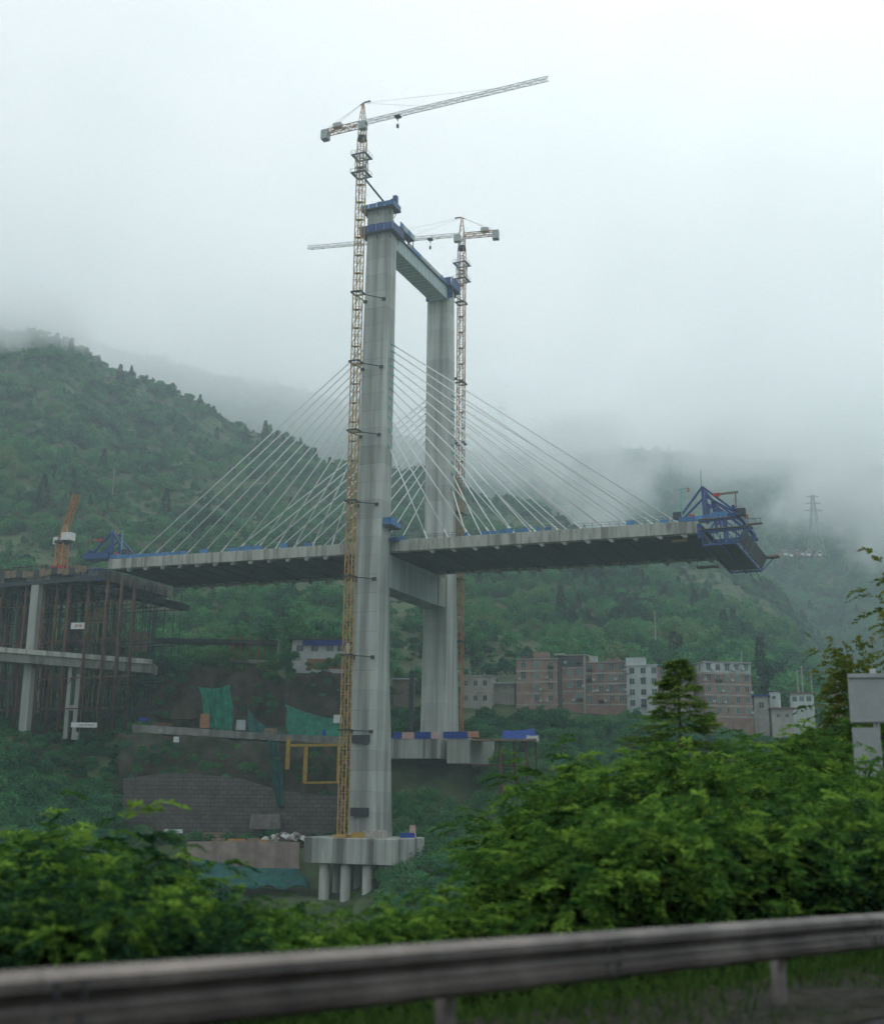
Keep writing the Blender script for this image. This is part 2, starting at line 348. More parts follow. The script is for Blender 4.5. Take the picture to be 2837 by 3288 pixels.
def far_z(x, y):
    D = np.clip(y, 250, 950); a = np.clip(x / np.maximum(y, 1), AC[0], AC[-1])
    i = np.clip(np.searchsorted(AC, a) - 1, 0, len(AC) - 2); j = np.clip(np.searchsorted(DC, D) - 1, 0, len(DC) - 2)
    fa = (a - AC[i]) / (AC[i + 1] - AC[i]); fd = (D - DC[j]) / (DC[j + 1] - DC[j])
    fa = fa * fa * (3 - 2 * fa)
    z = (ZT[i, j] * (1 - fd) + ZT[i, j + 1] * fd) * (1 - fa) + (ZT[i + 1, j] * (1 - fd) + ZT[i + 1, j + 1] * fd) * fa
    over = np.clip((y - 950) / 500, 0, 1)
    return z * (1 - over) + (z * 0.35) * over
def hgt(x, y):
    x = np.asarray(x, float); y = np.asarray(y, float)
    s = rail_sd(x, y); zr = road_z(x, y)
    drop = np.interp(s, [-1e4, 0.9, 2.0, 6, 20, 60, 130], [0, 0, 0.35, 2.2, 9.5, 24, 32])
    zn = zr - drop + np.clip((s - 1.5) / 10, 0, 1) * fbm(x / 6, y / 6, 3, 5) * 1.6 - np.where(s < 1.0, 0.03, 0)
    zf = far_z(x, y)
    k = np.clip((y - 225) / 45, 0, 1); k = k * k * (3 - 2 * k)
    amp = np.interp(y, [250, 330, 400, 650, 950], [0.5, 1.0, 4.0, 16.0, 22.0])
    zf = zf + amp * (fbm(x / 90, y / 90, 5, 11) * 1.6 + fbm(x / 260, y / 260, 2, 3)) * np.clip((y - 335) / 60, 0.15, 1)
    return zn * (1 - k) + zf * k
ang = np.concatenate([np.linspace(-180, -46, 40), np.linspace(-44, 44, 330), np.linspace(46, 180, 40)]) * math.pi / 180
rad = np.concatenate([np.linspace(0.6, 12, 34), np.geomspace(12.6, 240, 70), np.linspace(243, 430, 100), np.geomspace(434, 1500, 130), np.geomspace(1560, 4200, 24)])
AA, RR = np.meshgrid(ang, rad, indexing='ij'); GX, GY = RR * np.sin(AA), RR * np.cos(AA)
GZ = hgt(GX, GY)
na, nr = GX.shape
idx = np.arange(na * nr).reshape(na, nr)
F = np.stack([idx[:-1, :-1], idx[1:, :-1], idx[1:, 1:], idx[:-1, 1:]], -1).reshape(-1, 4)[:, ::-1]
gm = np_mesh('ground', np.stack([GX, GY, GZ], -1).reshape(-1, 3), F)
ground = link('ground', gm, GROUNDM, smooth=True); tag(ground, kind='structure')

# far range across the side valley
FC = {-900: 900, 300: 1150, 560: 1222, 800: 1262, 1100: 1330, 1300: 1420, 1600: 1460, 1900: 1455, 2200: 1440, 2450: 1470, 2700: 1500, 2837: 1490, 3500: 1540}
fk = sorted(FC); FAc = np.array([(c - CX) * math.cos(PIT) / FOC * 1.05 for c in fk]); FZ = np.array([ZC + 1700 * ray(c, FC[c])[2] / ray(c, FC[c])[1] for c in fk])
def farm_z(x, y):
    a = x / y; crest = np.interp(a, FAc, FZ); t = np.clip((y - 980) / (1700 - 980), 0, 1.6)
    z = 5 + (crest - 5) * np.where(t < 1, t ** 0.92, 1 - (t - 1) * 0.7)
    return z + np.clip((y - 980) / 200, 0, 1) * (fbm(x / 330, y / 330, 5, 21) * 95 + fbm(x / 90, y / 90, 3, 9) * 22)
a_ = np.linspace(-0.62, 0.62, 240); d_ = np.geomspace(985, 2600, 110)
A2, D2 = np.meshgrid(a_, d_, indexing='ij'); X2, Y2 = A2 * D2, D2; Z2 = farm_z(X2, Y2)
idx = np.arange(A2.size).reshape(A2.shape); F = np.stack([idx[:-1, :-1], idx[1:, :-1], idx[1:, 1:], idx[:-1, 1:]], -1).reshape(-1, 4)[:, ::-1]
far = link('far_mountain', np_mesh('far_mountain', np.stack([X2, Y2, Z2], -1).reshape(-1, 3), F), GROUNDM, smooth=True); tag(far, kind='structure')

# road: asphalt strip beside the guardrail, edge line
def strip(name, s0, s1, dz, m, l0=-60, l1=120, n=60):
    P = []
    for l in np.linspace(l0, l1, n):
        row = []
        for s in (s0, s1):
            x, y = GP + GD * l + GN_ * s; row.append((x, y, float(road_z(x, y)) + dz))
        P.append(row)
    return MB().grid(P).build(name, m)
tag(strip('road', -14.0, -0.75, 0.0, ASPH), kind='structure')
tag(strip('gravel_verge', -0.76, 1.05, 0.012, mat('gravel', (0.050, 0.048, 0.042), 0.95, 0.5, 8.0, dark=(0.018, 0.022, 0.014), bump=0.6, bump_scale=40, coords='World', spec=0.05)), kind='structure')
tag(strip('edge_line', -1.45, -1.27, 0.004, PAINT), kind='structure')

# ------------------------------------------------------------------ the cable-stayed bridge (local axes: u along the deck, w across it, z up)
ZB = 74.0
bridge = thing('cable_stayed_bridge', 'unfinished concrete cable-stayed bridge with tall twin-leg tower and white stay cables', 'bridge', tuple(O - np.array([0, 0, ZB])), -TH)
BL = (0, 0, ZB)
def ring(u0, u1, w0, w1, z, c=0.45):
    return [(u0 + c, w0, z), (u1 - c, w0, z), (u1, w0 + c, z), (u1, w1 - c, z), (u1 - c, w1, z), (u0 + c, w1, z), (u0, w1 - c, z), (u0, w0 + c, z)]
UC, HA = -3.45, 3.4
zs = [-69.0, -61, -45, -35, -22, -10, 0, 5, 18, 32, 49, 62, 74, 79.3]
def wo_n(z): return float(np.interp(z, [-70, -61, -45, -10, 0, 32, 49, 74, 80], [-5.7, -5.8, -6.1, -6.2, -6.1, -5.2, -4.85, -4.15, -4.05]))
def wi_n(z): return float(np.interp(z, [-70, -61, -45, -35, -10, 0, 80], [4.1, 3.4, 2.3, 1.2, -0.1, -0.15, 0.0]))
def wi_f(z): return float(np.interp(z, [-50, -35, -10, 80], [33.0, 33.6, 34.2, 34.0]))
def wo_f(z): return float(np.interp(z, [-45, -35, 11, 42, 83], [44.0, 43.2, 40.6, 39.2, 38.1]))
m = MB().loft([ring(UC - HA, UC + HA, wo_n(z), wi_n(z), z) for z in zs])
m.build('tower_leg', CONC, bridge, BL)
m = MB().loft([ring(UC - 3.3, UC + 3.3, -4.1, -1.9, z, 0.3) for z in (79.28, 83, 86.2)]); m.build('leg_head', CONC, bridge, BL)
zf_ = [z for z in zs if z > -46] ; zf_ = [-47.0] + zf_
m = MB().loft([ring(UC - HA, UC + HA, wi_f(z), wo_f(z), z) for z in zf_]); m.build('tower_leg', CONC, bridge, BL)
# pour joints and tie brackets standing proud on the legs
for face in ('near',):
    m = MB()
    for z in np.arange(-63, 78, 4.5):
        m.box(UC - HA + 0.45, UC + HA - 0.45, wo_n(z) - 0.02, wo_n(z) + 0.05, z, z + 0.06)
    tag(m.build('pour_joints', GREYC, bridge, BL), kind='stuff')
for z in (-62.5, -46.5):
    m = MB().box(UC - 2.2, UC + 2.0, wo_n(z) - 0.9, wo_n(z) - 0.02, z - 1.4, z + 0.4); m.build('bracket_box', DARKS, bridge, BL)
# crossbeams
m = MB().box(-5.6, -0.45, 0.03, 33.97, 75.9, 79.4)
m.build('upper_crossbeam', FORMC, bridge, BL)
m = MB()
for w in np.arange(1.0, 33.5, 0.9): m.box(-0.452, -0.36, w, w + 0.14, 76.0, 79.3)
for w in np.arange(1.0, 33.5, 1.8): m.box(-5.4, -0.6, w, w + 0.12, 75.78, 75.902)
m.build('panel_ribs', CWT, bridge, BL)
m = MB().box(-6.3, 0.05, -0.05 + 0.1, 33.9, 79.402, 79.62); m.build('walkway_slab', DARKS, bridge, BL)
for w in np.arange(7, 33, 2.6):
    m = MB().box(-0.06, 0.0, w, w + 2.5, 79.63, 80.75); m.build('safety_sheet', CWT if int(w) % 3 else LBLUE, bridge, BL)
m = MB().box(-6.2, -0.55, 0.12, 34.1, -11.2, -3.2); m.build('lower_crossbeam', mat('beam_concrete', (0.34, 0.38, 0.38), 0.85, 0.2, 0.5, (1, 1, 0.1), stain=0.3), bridge, BL)
m = MB().box(-6.0, -0.35, 29.6, 34.12, -11.1, -3.6); m.build('beam_end_block', PIERM, bridge, BL)
# deck: edge beams in cast segments, slab, cross ribs, cable anchor blocks
SEG = 5.8; UL, UR = -83.4, 73.2
nseg = int(round((UR - UL) / SEG)); SEG = (UR - UL) / nseg
def seg_mesh(w0, w1, z0, z1, L, c=0.08):
    q = MB(); P = []
    for u in (0.02, L - 0.02):
        P.append([(u, w0, z0 + c + G * u), (u, w0 + c, z0 + G * u), (u, w1 - c, z0 + G * u), (u, w1, z0 + c + G * u), (u, w1, z1 - c + G * u), (u, w1 - c, z1 + G * u), (u, w0 + c, z1 + G * u), (u, w0, z1 - c + G * u)])
    return q.loft(P)
es = seg_mesh(0.0, 1.7, -TK, 0.0, SEG).mesh('edge_beam'); es.materials.append(EDGE)
for k in range(nseg):
    u = UL + k * SEG
    if -8.0 < u < -0.5: pass
    for w in (0.0, B - 1.7):
        link('edge_beam', es, None, bridge, (u, w, ZB + G * u))
def ug(u, z): return z + G * u
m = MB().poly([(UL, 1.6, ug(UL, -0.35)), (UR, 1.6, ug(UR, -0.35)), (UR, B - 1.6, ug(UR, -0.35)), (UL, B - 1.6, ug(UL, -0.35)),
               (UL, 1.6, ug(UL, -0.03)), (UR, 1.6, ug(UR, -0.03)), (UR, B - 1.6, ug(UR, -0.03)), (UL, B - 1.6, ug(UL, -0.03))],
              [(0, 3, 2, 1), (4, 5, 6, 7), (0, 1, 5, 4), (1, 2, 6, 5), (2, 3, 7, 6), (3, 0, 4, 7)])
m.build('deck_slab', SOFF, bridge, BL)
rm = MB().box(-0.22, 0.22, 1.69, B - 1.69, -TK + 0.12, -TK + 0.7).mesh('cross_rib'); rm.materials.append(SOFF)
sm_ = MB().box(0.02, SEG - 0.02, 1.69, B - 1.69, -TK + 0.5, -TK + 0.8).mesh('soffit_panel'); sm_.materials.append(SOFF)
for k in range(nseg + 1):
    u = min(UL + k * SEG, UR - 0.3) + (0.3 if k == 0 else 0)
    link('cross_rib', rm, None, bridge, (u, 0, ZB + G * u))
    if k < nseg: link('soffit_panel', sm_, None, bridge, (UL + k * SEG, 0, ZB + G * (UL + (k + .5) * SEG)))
ab = MB().loft([[(-0.9, 0.25, 0.05), (0.6, 0.25, 0.05), (0.6, 1.35, 0.05), (-0.9, 1.35, 0.05)], [(0.15, 0.4, -0.85), (0.75, 0.4, -0.6), (0.75, 1.2, -0.6), (0.15, 1.2, -0.85)]]).mesh('anchor_block'); ab.materials.append(EDGE)
ab2 = ab.copy(); ab2.transform(Matrix.Diagonal((-1, 1, 1, 1))); ab2.flip_normals()
zA = [49.4, 47.7, 45.7, 43.8, 41.9, 39.9, 37.9, 35.5, 33.3, 30.5, 27.5, 23.4]
uRk = [68.6 - k * 5.42 for k in range(12)]; uLk = [-75.4 + k * 5.35 for k in range(12)]
for k in range(12):
    for side, us, mesh in ((1, uRk, ab), (-1, uLk, ab2)):
        u = us[k]
        for plane in (0, 1):
            wd_ = 0.85 if plane == 0 else B - 0.85
            link('anchor_block', mesh, None, bridge, (u + side * 1.3, 0 if plane == 0 else B - 1.6, ZB - TK + G * u))
            wt = (wo_n(zA[k]) + wi_n(zA[k])) / 2 if plane == 0 else (wi_f(zA[k]) + wo_f(zA[k])) / 2
            ut = UC + HA - 0.05 if side > 0 else UC - HA + 0.05
            za = zA[k] - (1.0 if plane else 0)
            p, q = np.array([ut, wt, za]), np.array([u, wd_, 0.05 + G * u])
            d = (q - p) / np.linalg.norm(q - p)
            c = MB().tube(p, q, 0.16, n=6).build('stay_cable', CABLE, bridge, BL, True)
            MB().tube(p - d * 0.2, p + d * 1.5, 0.2, n=8).build('anchor_sleeve', TEAL, c)
            MB().tube(q - d * 2.2, q, 0.19, n=8).build('guide_pipe', CABLE, c)
# edge railing and blue site sheets
def px_u(px, py): return hit_w(px, py, 0.2)[0]
pm = MB().bar((0, 0, 0), (0, 0, 1.15), 0.07).bar((0, 0, 0.0), (0, 0.35, 0), 0.07).mesh('rail_post'); pm.materials.append(DARKS)
for u in np.arange(UL + 1, UR, 2.0):
    if -8 < u < 0.5: continue
    link('rail_post', pm, None, bridge, (u, 0.15, ZB + G * u))
for u0, u1 in ((UL, -8), (0.6, UR)):
    for h in (0.6, 1.12): MB().bar((u0, 0.15, ug(u0, h)), (u1, 0.15, ug(u1, h)), 0.05).build('rail_bar', DARKS, bridge, BL)
sheets = [(354, 600), (640, 668), (727, 842), (900, 925), (975, 1003), (1285, 1300), (1490, 1502), (1546, 1600), (1606, 1648), (1655, 1695), (1722, 1735), (1750, 1771), (2010, 2038), (2118, 2142)]
for a, b in sheets:
    y = 1795 - 0.065 * (a - 347) - 4
    u0, u1 = px_u(a, y), px_u(b, y); n = max(1, int(round((u1 - u0) / 1.9)))
    for k in range(n):
        p, q = u0 + (u1 - u0) * k / n, u0 + (u1 - u0) * (k + 0.96) / n; hh = rnd.uniform(0.75, 1.15)
        MB().poly([(p, 0.06, ug(p, 0.06)), (q, 0.06, ug(q, 0.06)), (q, 0.06, ug(q, hh)), (p, 0.06, ug(p, hh)), (p, 0.1, ug(p, 0.06)), (q, 0.1, ug(q, 0.06)), (q, 0.1, ug(q, hh)), (p, 0.1, ug(p, hh))],
                  [(0, 1, 2, 3), (7, 6, 5, 4), (0, 4, 5, 1), (1, 5, 6, 2), (2, 6, 7, 3), (3, 7, 4, 0)]).build('safety_sheet', LBLUE, bridge, BL)
# pile caps with piles
uA, zA0 = hit_w(972, 2692, -11.6); uB, _ = hit_w(1266, 2692, -11.6); zcb = hit_w(1160, 2776, -11.6)[1]
def chamf(u0, u1, w0, w1, z0, z1, c=0.6): return MB().loft([ring(u0, u1, w0, w1, z0, c), ring(u0, u1, w0, w1, z1 - 0.2, c), ring(u0 + 0.2, u1 - 0.2, w0 + 0.2, w1 - 0.2, z1, c)])
chamf(uA, uB, -11.6, 4.9, zcb, -68.5).build('pile_cap', CAPM, bridge, BL)
pmh = MB()
pile = MB().tube((0, 0, 0), (0, 0, -32), 1.15, 1.2, 16).mesh('pile'); pile.materials.append(PIERM)
for u in np.linspace(uA + 4.6, uB - 1.9, 4):
    for w in (-9.6, -3.2, 3.2): link('pile', pile, None, bridge, (u, w, ZB + zcb + 0.1), True)
uC, zC_ = hit_w(1180, 2372, 28.5); uD, _ = hit_w(1414, 2372, 28.5); zD_ = hit_w(1330, 2436, 28.5)[1]
chamf(uC, uD, 28.5, 47.0, zD_, zC_, 0.25).build('pile_cap', CAPM, bridge, BL)
uE, _ = hit_w(1432, 2372, 28.5); uF, _ = hit_w(1508, 2372, 28.5)
chamf(uE, uF, 28.7, 46.0, zD_ - 1.2, zC_ - 0.1, 0.25).build('cap_extension', PIERM, bridge, BL)
ZFC = zC_

# ------------------------------------------------------------------ formwork platforms on the tower
def platform(name, label, u0, u1, w0, w1, z, h, m1, extra=()):
    b = br((u0 + u1) / 2, (w0 + w1) / 2, z)
    t = thing(name, label, 'platform', tuple(b), -TH); cu, cw = (u0 + u1) / 2, (w0 + w1) / 2
    a, b_ = (u1 - u0) / 2, (w1 - w0) / 2
    for (x0, x1, y0, y1) in ((-a, a, -b_ - 1.3, -b_ - 0.02), (-a, a, b_ + 0.02, b_ + 1.3), (-a - 1.3, -a - 0.02, -b_ - 1.3, b_ + 1.3), (a + 0.02, a + 1.3, -b_ - 1.3, b_ + 1.3)):
        MB().box(x0, x1, y0, y1, -0.25, 0.0).build('deck_plank', DARKS, t)
    k = 0
    for (p, q) in (((-a - 1.25, -b_ - 1.25), (a + 1.25, -b_ - 1.25)), ((-a - 1.25, b_ + 1.25), (a + 1.25, b_ + 1.25)), ((-a - 1.25, -b_ - 1.2), (-a - 1.25, b_ + 1.2)), ((a + 1.25, -b_ - 1.2), (a + 1.25, b_ + 1.2))):
        L = math.hypot(q[0] - p[0], q[1] - p[1]); n = max(1, int(L / 1.9))
        for i in range(n):
            s0, s1 = i / n, (i + 0.94) / n; hh = h * rnd.uniform(0.86, 1.08)
            A = (p[0] + (q[0] - p[0]) * s0, p[1] + (q[1] - p[1]) * s0, hh / 2); C_ = (p[0] + (q[0] - p[0]) * s1, p[1] + (q[1] - p[1]) * s1, hh / 2)
            MB().bar(A, C_, 0.06, hh).build('form_sheet', m1, t)
    mm = MB()
    for x in (-a, 0, a):
        mm.bar((x, -b_ - 1.2, -0.25), (x, -b_ - 0.05, -2.0), 0.12); mm.bar((x, b_ + 1.2, -0.25), (x, b_ + 0.05, -2.0), 0.12)
    mm.build('bracket', DARKS, t)
    return t
p1 = platform('formwork_platform', 'blue formwork platform around the very top of the nearer tower leg', UC - 3.3, UC + 3.3, -4.1, -1.9, 85.6, 1.3, LBLUE)
for dx, dz in ((3.6, 1.2), (3.0, 0.4)): MB().box(dx, dx + 1.0, -0.6, 0.6, dz, dz + 2.1).build('hydraulic_jack', BLUE, p1)
p2 = platform('formwork_platform', 'blue belt platform below the head of the nearer tower leg', UC - HA, UC + HA, -4.2, 0.05, 79.0, 1.9, BLUE)
p3 = platform('formwork_platform', 'jagged blue formwork on top of the farther tower leg', UC - HA, UC + HA, 34.0, 38.2, 79.6, 2.4, BLUE)
m = MB()
for k in range(16):
    u = rnd.uniform(-3.6, 3.6); w = rnd.uniform(-2.4, 2.4); m.bar((u, w, 0), (u + rnd.uniform(-.2, .2), w, rnd.uniform(2.2, 4.2)), 0.16)
m.build('rebar_cluster', BLUE, p3)
for k in range(4):
    u = -3.4 + k * 2.1; MB().box(u, u + 1.8, -2.62, -2.5, -3.6, -0.3).build('hanging_sheet', BLUE, p3)
b = br(-0.2, 5.0, 80.2)
p4 = thing('access_walkway', 'short blue walkway on posts leading off the nearer leg above the crossbeam', 'walkway', tuple(b), -TH)
MB().box(-1.3, 0.6, -4.6, 4.6, 2.0, 2.05).build('floor', DARKS, p4)
for k in range(4): MB().box(0.62, 0.68, -4.5 + k * 2.3, -2.35 + k * 2.3, 2.0, 3.5).build('form_sheet', CWT if k % 2 else LBLUE, p4)
for k in range(4):
    for u in (-1.0, 0.5): MB().bar((u, -4.0 + k * 2.6, -0.55), (u, -4.0 + k * 2.6, 2.0), 0.18).build('post', DARKS, p4)
m = MB().bar((0.5, -4, 0), (0.5, -1.5, 2), 0.1).bar((0.5, 1.2, 0), (0.5, 4, 2), 0.1); m.build('brace', DARKS, p4)
b = br(UC + HA, -2.2, 3.0)
p5 = thing('work_basket', 'small blue hanging work basket on the nearer leg just above the deck', 'platform', tuple(b), -TH)
MB().box(-0.2, 2.2, -2.6, 2.8, -0.35, 0.0).build('floor', DARKS, p5)
for (x0, x1, y0, y1) in ((-0.2, 2.2, -2.66, -2.6), (2.2, 2.26, -2.66, 0.4), (2.2, 2.26, 0.5, 2.8)): MB().box(x0, x1, y0, y1, 0.0, 1.7 if y1 < 1 else 0.9).build('side_sheet', LBLUE, p5)
MB().bar((0.1, 1.5, -0.35), (0.3, 1.9, -3.2), 0.12).bar((1.0, 1.5, -0.35), (1.3, 1.9, -3.2), 0.12).bar((0.1, 1.7, -1.8), (1.2, 1.7, -1.8), 0.1).build('ladder', DARKS, p5)
MB().box(0.2, 2.2, 0.6, 2.6, -3.4, -2.5).build('tool_box', BLUE, p5)

# ------------------------------------------------------------------ tower cranes
def lattice(mb, p, q, side, nbay, chord, web, tri=False, up=(0, 0, 1)):
    p, q = np.array(p, float), np.array(q, float); d = q - p; L = np.linalg.norm(d); d /= L
    upv = np.array(up, float)
    if abs(d @ upv) > 0.95: upv = np.array([0, 1.0, 0])
    x = np.cross(d, upv); x /= np.linalg.norm(x); y = np.cross(x, d)
    cs = [(-0.5, 0), (0.5, 0), (0, 0.9)] if tri else [(-0.5, -0.5), (0.5, -0.5), (0.5, 0.5), (-0.5, 0.5)]
    pts = [x * a * side + y * b_ * side for a, b_ in cs]
    for o in pts: mb.bar(p + o, q + o, chord)
    for i in range(nbay):
        a, b_ = p + d * L * i / nbay, p + d * L * (i + 1) / nbay
        for j in range(len(pts)):
            o1, o2 = pts[j], pts[(j + 1) % len(pts)]
            mb.bar(a + o1, a + o2, web)
            if (i + j) % 2: mb.bar(a + o1, b_ + o2, web)
            else: mb.bar(a + o2, b_ + o1, web)
    return mb
def tower_crane(label, u, w, z0, z1, zj, jaz, lj, lc, apex, collars, side, leg_w, cm, cm2, strut_u, cab_side):
    t = thing('tower_crane', label, 'crane', tuple(br(u, w, z0)), -TH)
    H = z1 - z0; nb = int(H / 2.4)
    lattice(MB(), (0, 0, 0), (0, 0, H), side, nb, 0.2, 0.10).build('mast', cm, t)
    for k in range(0, nb, 1):
        pass
    m_ = MB()
    for k in range(int(H / 4.8)): m_.box(-side / 2, side / 2, -side / 2 + 0.3, side / 2 - 0.3, k * 4.8, k * 4.8 + 0.05)
    tag(m_.build('ladder_landings', cm, t), kind='stuff')
    MB().box(-1.6, 1.6, -1.6, 1.6, 0.0, 0.6).build('foot_frame', cm, t)
    # climbing cage below the slewing ring
    zc = H - 10.5
    cg = lattice(MB(), (0, 0, zc), (0, 0, H - 3.6), side + 0.6, 3, 0.14, 0.10).build('climbing_cage', CRGREY, t)
    for zz in (zc + 0.6, zc + 5.6):
        q = MB()
        for (x0, x1, y0, y1) in ((-2.1, 2.1, -2.1, -1.4), (-2.1, 2.1, 1.4, 2.1), (-2.1, -1.4, -1.4, 1.4), (1.4, 2.1, -1.4, 1.4)): q.box(x0, x1, y0, y1, zz, zz + 0.08)
        for a_ in (-2.05, 2.05):
            q.bar((a_, -2.05, zz + 1.0), (a_, 2.05, zz + 1.0), 0.06); q.bar((-2.05, a_, zz + 1.0), (2.05, a_, zz + 1.0), 0.06)
            for b2 in (-2.05, 0, 2.05): q.bar((a_, b2, zz), (a_, b2, zz + 1.0), 0.06); q.bar((b2, a_, zz), (b2, a_, zz + 1.0), 0.06)
        q.build('cage_platform', CRGREY, cg)
    MB().tube((0, 0, H - 0.2), (0, 0, H + 0.9), 1.25, 1.1, 12).build('slewing_ring', DARKS, t)
    # rotating top, turned to the jib's heading
    rot = jaz + TH; ca, sa = math.cos(rot), math.sin(rot)
    def R_(x, y, z): return (x * ca - y * sa, x * sa + y * ca, z)
    zr = zj - z0
    lattice(MB(), (0, 0, H + 0.9), (0, 0, zr + 0.6), 1.5, 2, 0.2, 0.12).build('slewing_tower', cm2, t)
    jb = lattice(MB(), R_(0.8, 0, zr), R_(lj, 0, zr), 1.15, int(lj / 1.6), 0.13, 0.08, True).build('jib', CRW, t)
    cj = MB(); lattice(cj, R_(-0.8, 0, zr), R_(-lc, 0, zr), 1.3, int(lc / 1.5), 0.16, 0.10)
    cj.build('counter_jib', cm2, t)
    q = MB(); A = np.array([R_(0, 0, apex - z0)])[0]
    for a_, b_ in ((-0.7, -0.7), (0.7, -0.7), (0.7, 0.7), (-0.7, 0.7)): q.bar(R_(a_, b_, zr + 0.5), tuple(A + np.array(R_(a_ * .2, b_ * .2, 0))), 0.14)
    for k in range(1, 4):
        s = 1 - k / 4 * 0.8
        zz = zr + 0.5 + (apex - zj - 0.5) * k / 4
        for a_, b_, c_, d_ in ((-1, -1, 1, -1), (1, -1, 1, 1), (1, 1, -1, 1), (-1, 1, -1, -1)): q.bar(R_(a_ * .7 * s, b_ * .7 * s, zz), R_(c_ * .7 * s, d_ * .7 * s, zz), 0.08)
    q.build('tower_head', cm2, t)
    q = MB(); q.bar(tuple(A), R_(2.0, 0, apex - z0 + 0.2), 0.22).bar(R_(0.4, 0, apex - z0 + .3), R_(2.2, 0, apex - z0 - 0.2), 0.15).bar(R_(-0.9, 0, apex - z0 - .5), tuple(A), 0.2)
    q.build('pulley_arm', DARKS, t)
    q = MB(); q.tube(tuple(A), R_(lj * 0.33, 0, zr + 1.1), 0.045, n=4); q.tube(tuple(A), R_(lj * 0.72, 0, zr + 1.1), 0.045, n=4)
    for s in (-.5, .5): q.tube(tuple(A), R_(-lc * 0.9, s, zr + 0.6), 0.05, n=4)
    q.build('tie_rod', CRW, t)
    q = MB()
    for k in range(3): q.cbox(R_(-lc + 0.3 + k * 0.62, 0, zr - 0.7), 0.55, 1.9, 2.6, rot)
    q.build('counterweight', CWT, t)
    MB().cbox(R_(-lc * 0.62, 0, zr + 1.2), 2.2, 1.3, 1.3, rot).build('winch_house', CWT, t)
    cb = MB(); cb.cbox(R_(1.0, cab_side * 1.7, zr - 1.6), 1.9, 1.5, 2.1, rot); c_ = cb.build('cab', CWT, t)
    MB().cbox(R_(1.96, cab_side * 1.7, zr - 1.3), 0.06, 1.3, 1.1, rot).build('cab_window', GLASS, c_)
    tr = MB(); trx = lj * 0.2
    tr.cbox(R_(trx, 0, zr - 0.3), 1.4, 1.3, 0.4, rot); tr.bar(R_(trx - 0.4, 0, zr - .4), R_(trx, 0, zr - 1.5), 0.12).bar(R_(trx + 0.4, 0, zr - .4), R_(trx, 0, zr - 1.5), 0.12)
    tr.build('trolley', DARKS, t)
    MB().cbox(R_(trx, 0, zr - 2.9), 0.5, 0.5, 0.9, rot).build('hook_block', DARKS, t)
    MB().tube(R_(trx, 0, zr - 1.5), R_(trx, 0, zr - 2.5), 0.04, n=4).build('hoist_rope', DARKS, t)
    # collars tying the mast to the leg
    for zc_ in collars:
        q = MB(); h = side / 2 + 0.28; zz = zc_ - z0
        for a_, b_, c2, d2 in ((-h, -h, h, -h), (h, -h, h, h), (h, h, -h, h), (-h, h, -h, -h)): q.bar((a_ * 1.1, b_ * 1.1, zz), (c2 * 1.1, d2 * 1.1, zz), 0.3, 0.34)
        co = q.build('collar', DARKS, t); yl = leg_w(zc_) - w; sg = 1 if yl > 0 else -1
        for x1 in (strut_u[0], strut_u[1]):
            MB().bar((h * (1 if x1 > 0 else -1) * 0.9, sg * h, zz), (x1, yl - sg * 0.3, zz - 0.15), 0.2).build('strut', DARKS, co)
            MB().cbox((x1, yl - sg * 0.2, zz - 0.2), 0.9, 0.36, 0.7).build('wall_bracket', DARKS, co)
    return t
cz = [hit_w(1145 - (y - 941) * 0.026, y, -9.8)[1] for y in (941, 1163, 1384, 1610, 1852, 2104, 2345)]
c1 = tower_crane('yellow tower crane rising above the nearer tower leg with its jib to the right', -5.8, -9.8, -68.5, 102.6, 107.0, math.radians(-23.99), 49.8, 11.7, 113.0, cz, 1.75, wo_n, CRANE, CRANE2, (-0.5, 4.6), -1)
cz = [hit_w(1478, y, 44.0)[1] for y in (974, 1232, 1425, 1652, 1862, 2060)]
c2 = tower_crane('smaller-looking tower crane behind the farther tower leg with its jib to the left', -0.35, 44.0, -45.5, 95.6, 99.8, math.radians(168.18), 47.1, 10.9, 105.6, cz, 1.75, wo_f, CRANE2, CRANE2, (-3.4, 0.2), 1)
MB().bar((1.0, 0.5, 160.0 + 0), (4.6, 5.6, 154.6), 0.35).build('boom_strut', DARKS, c1)

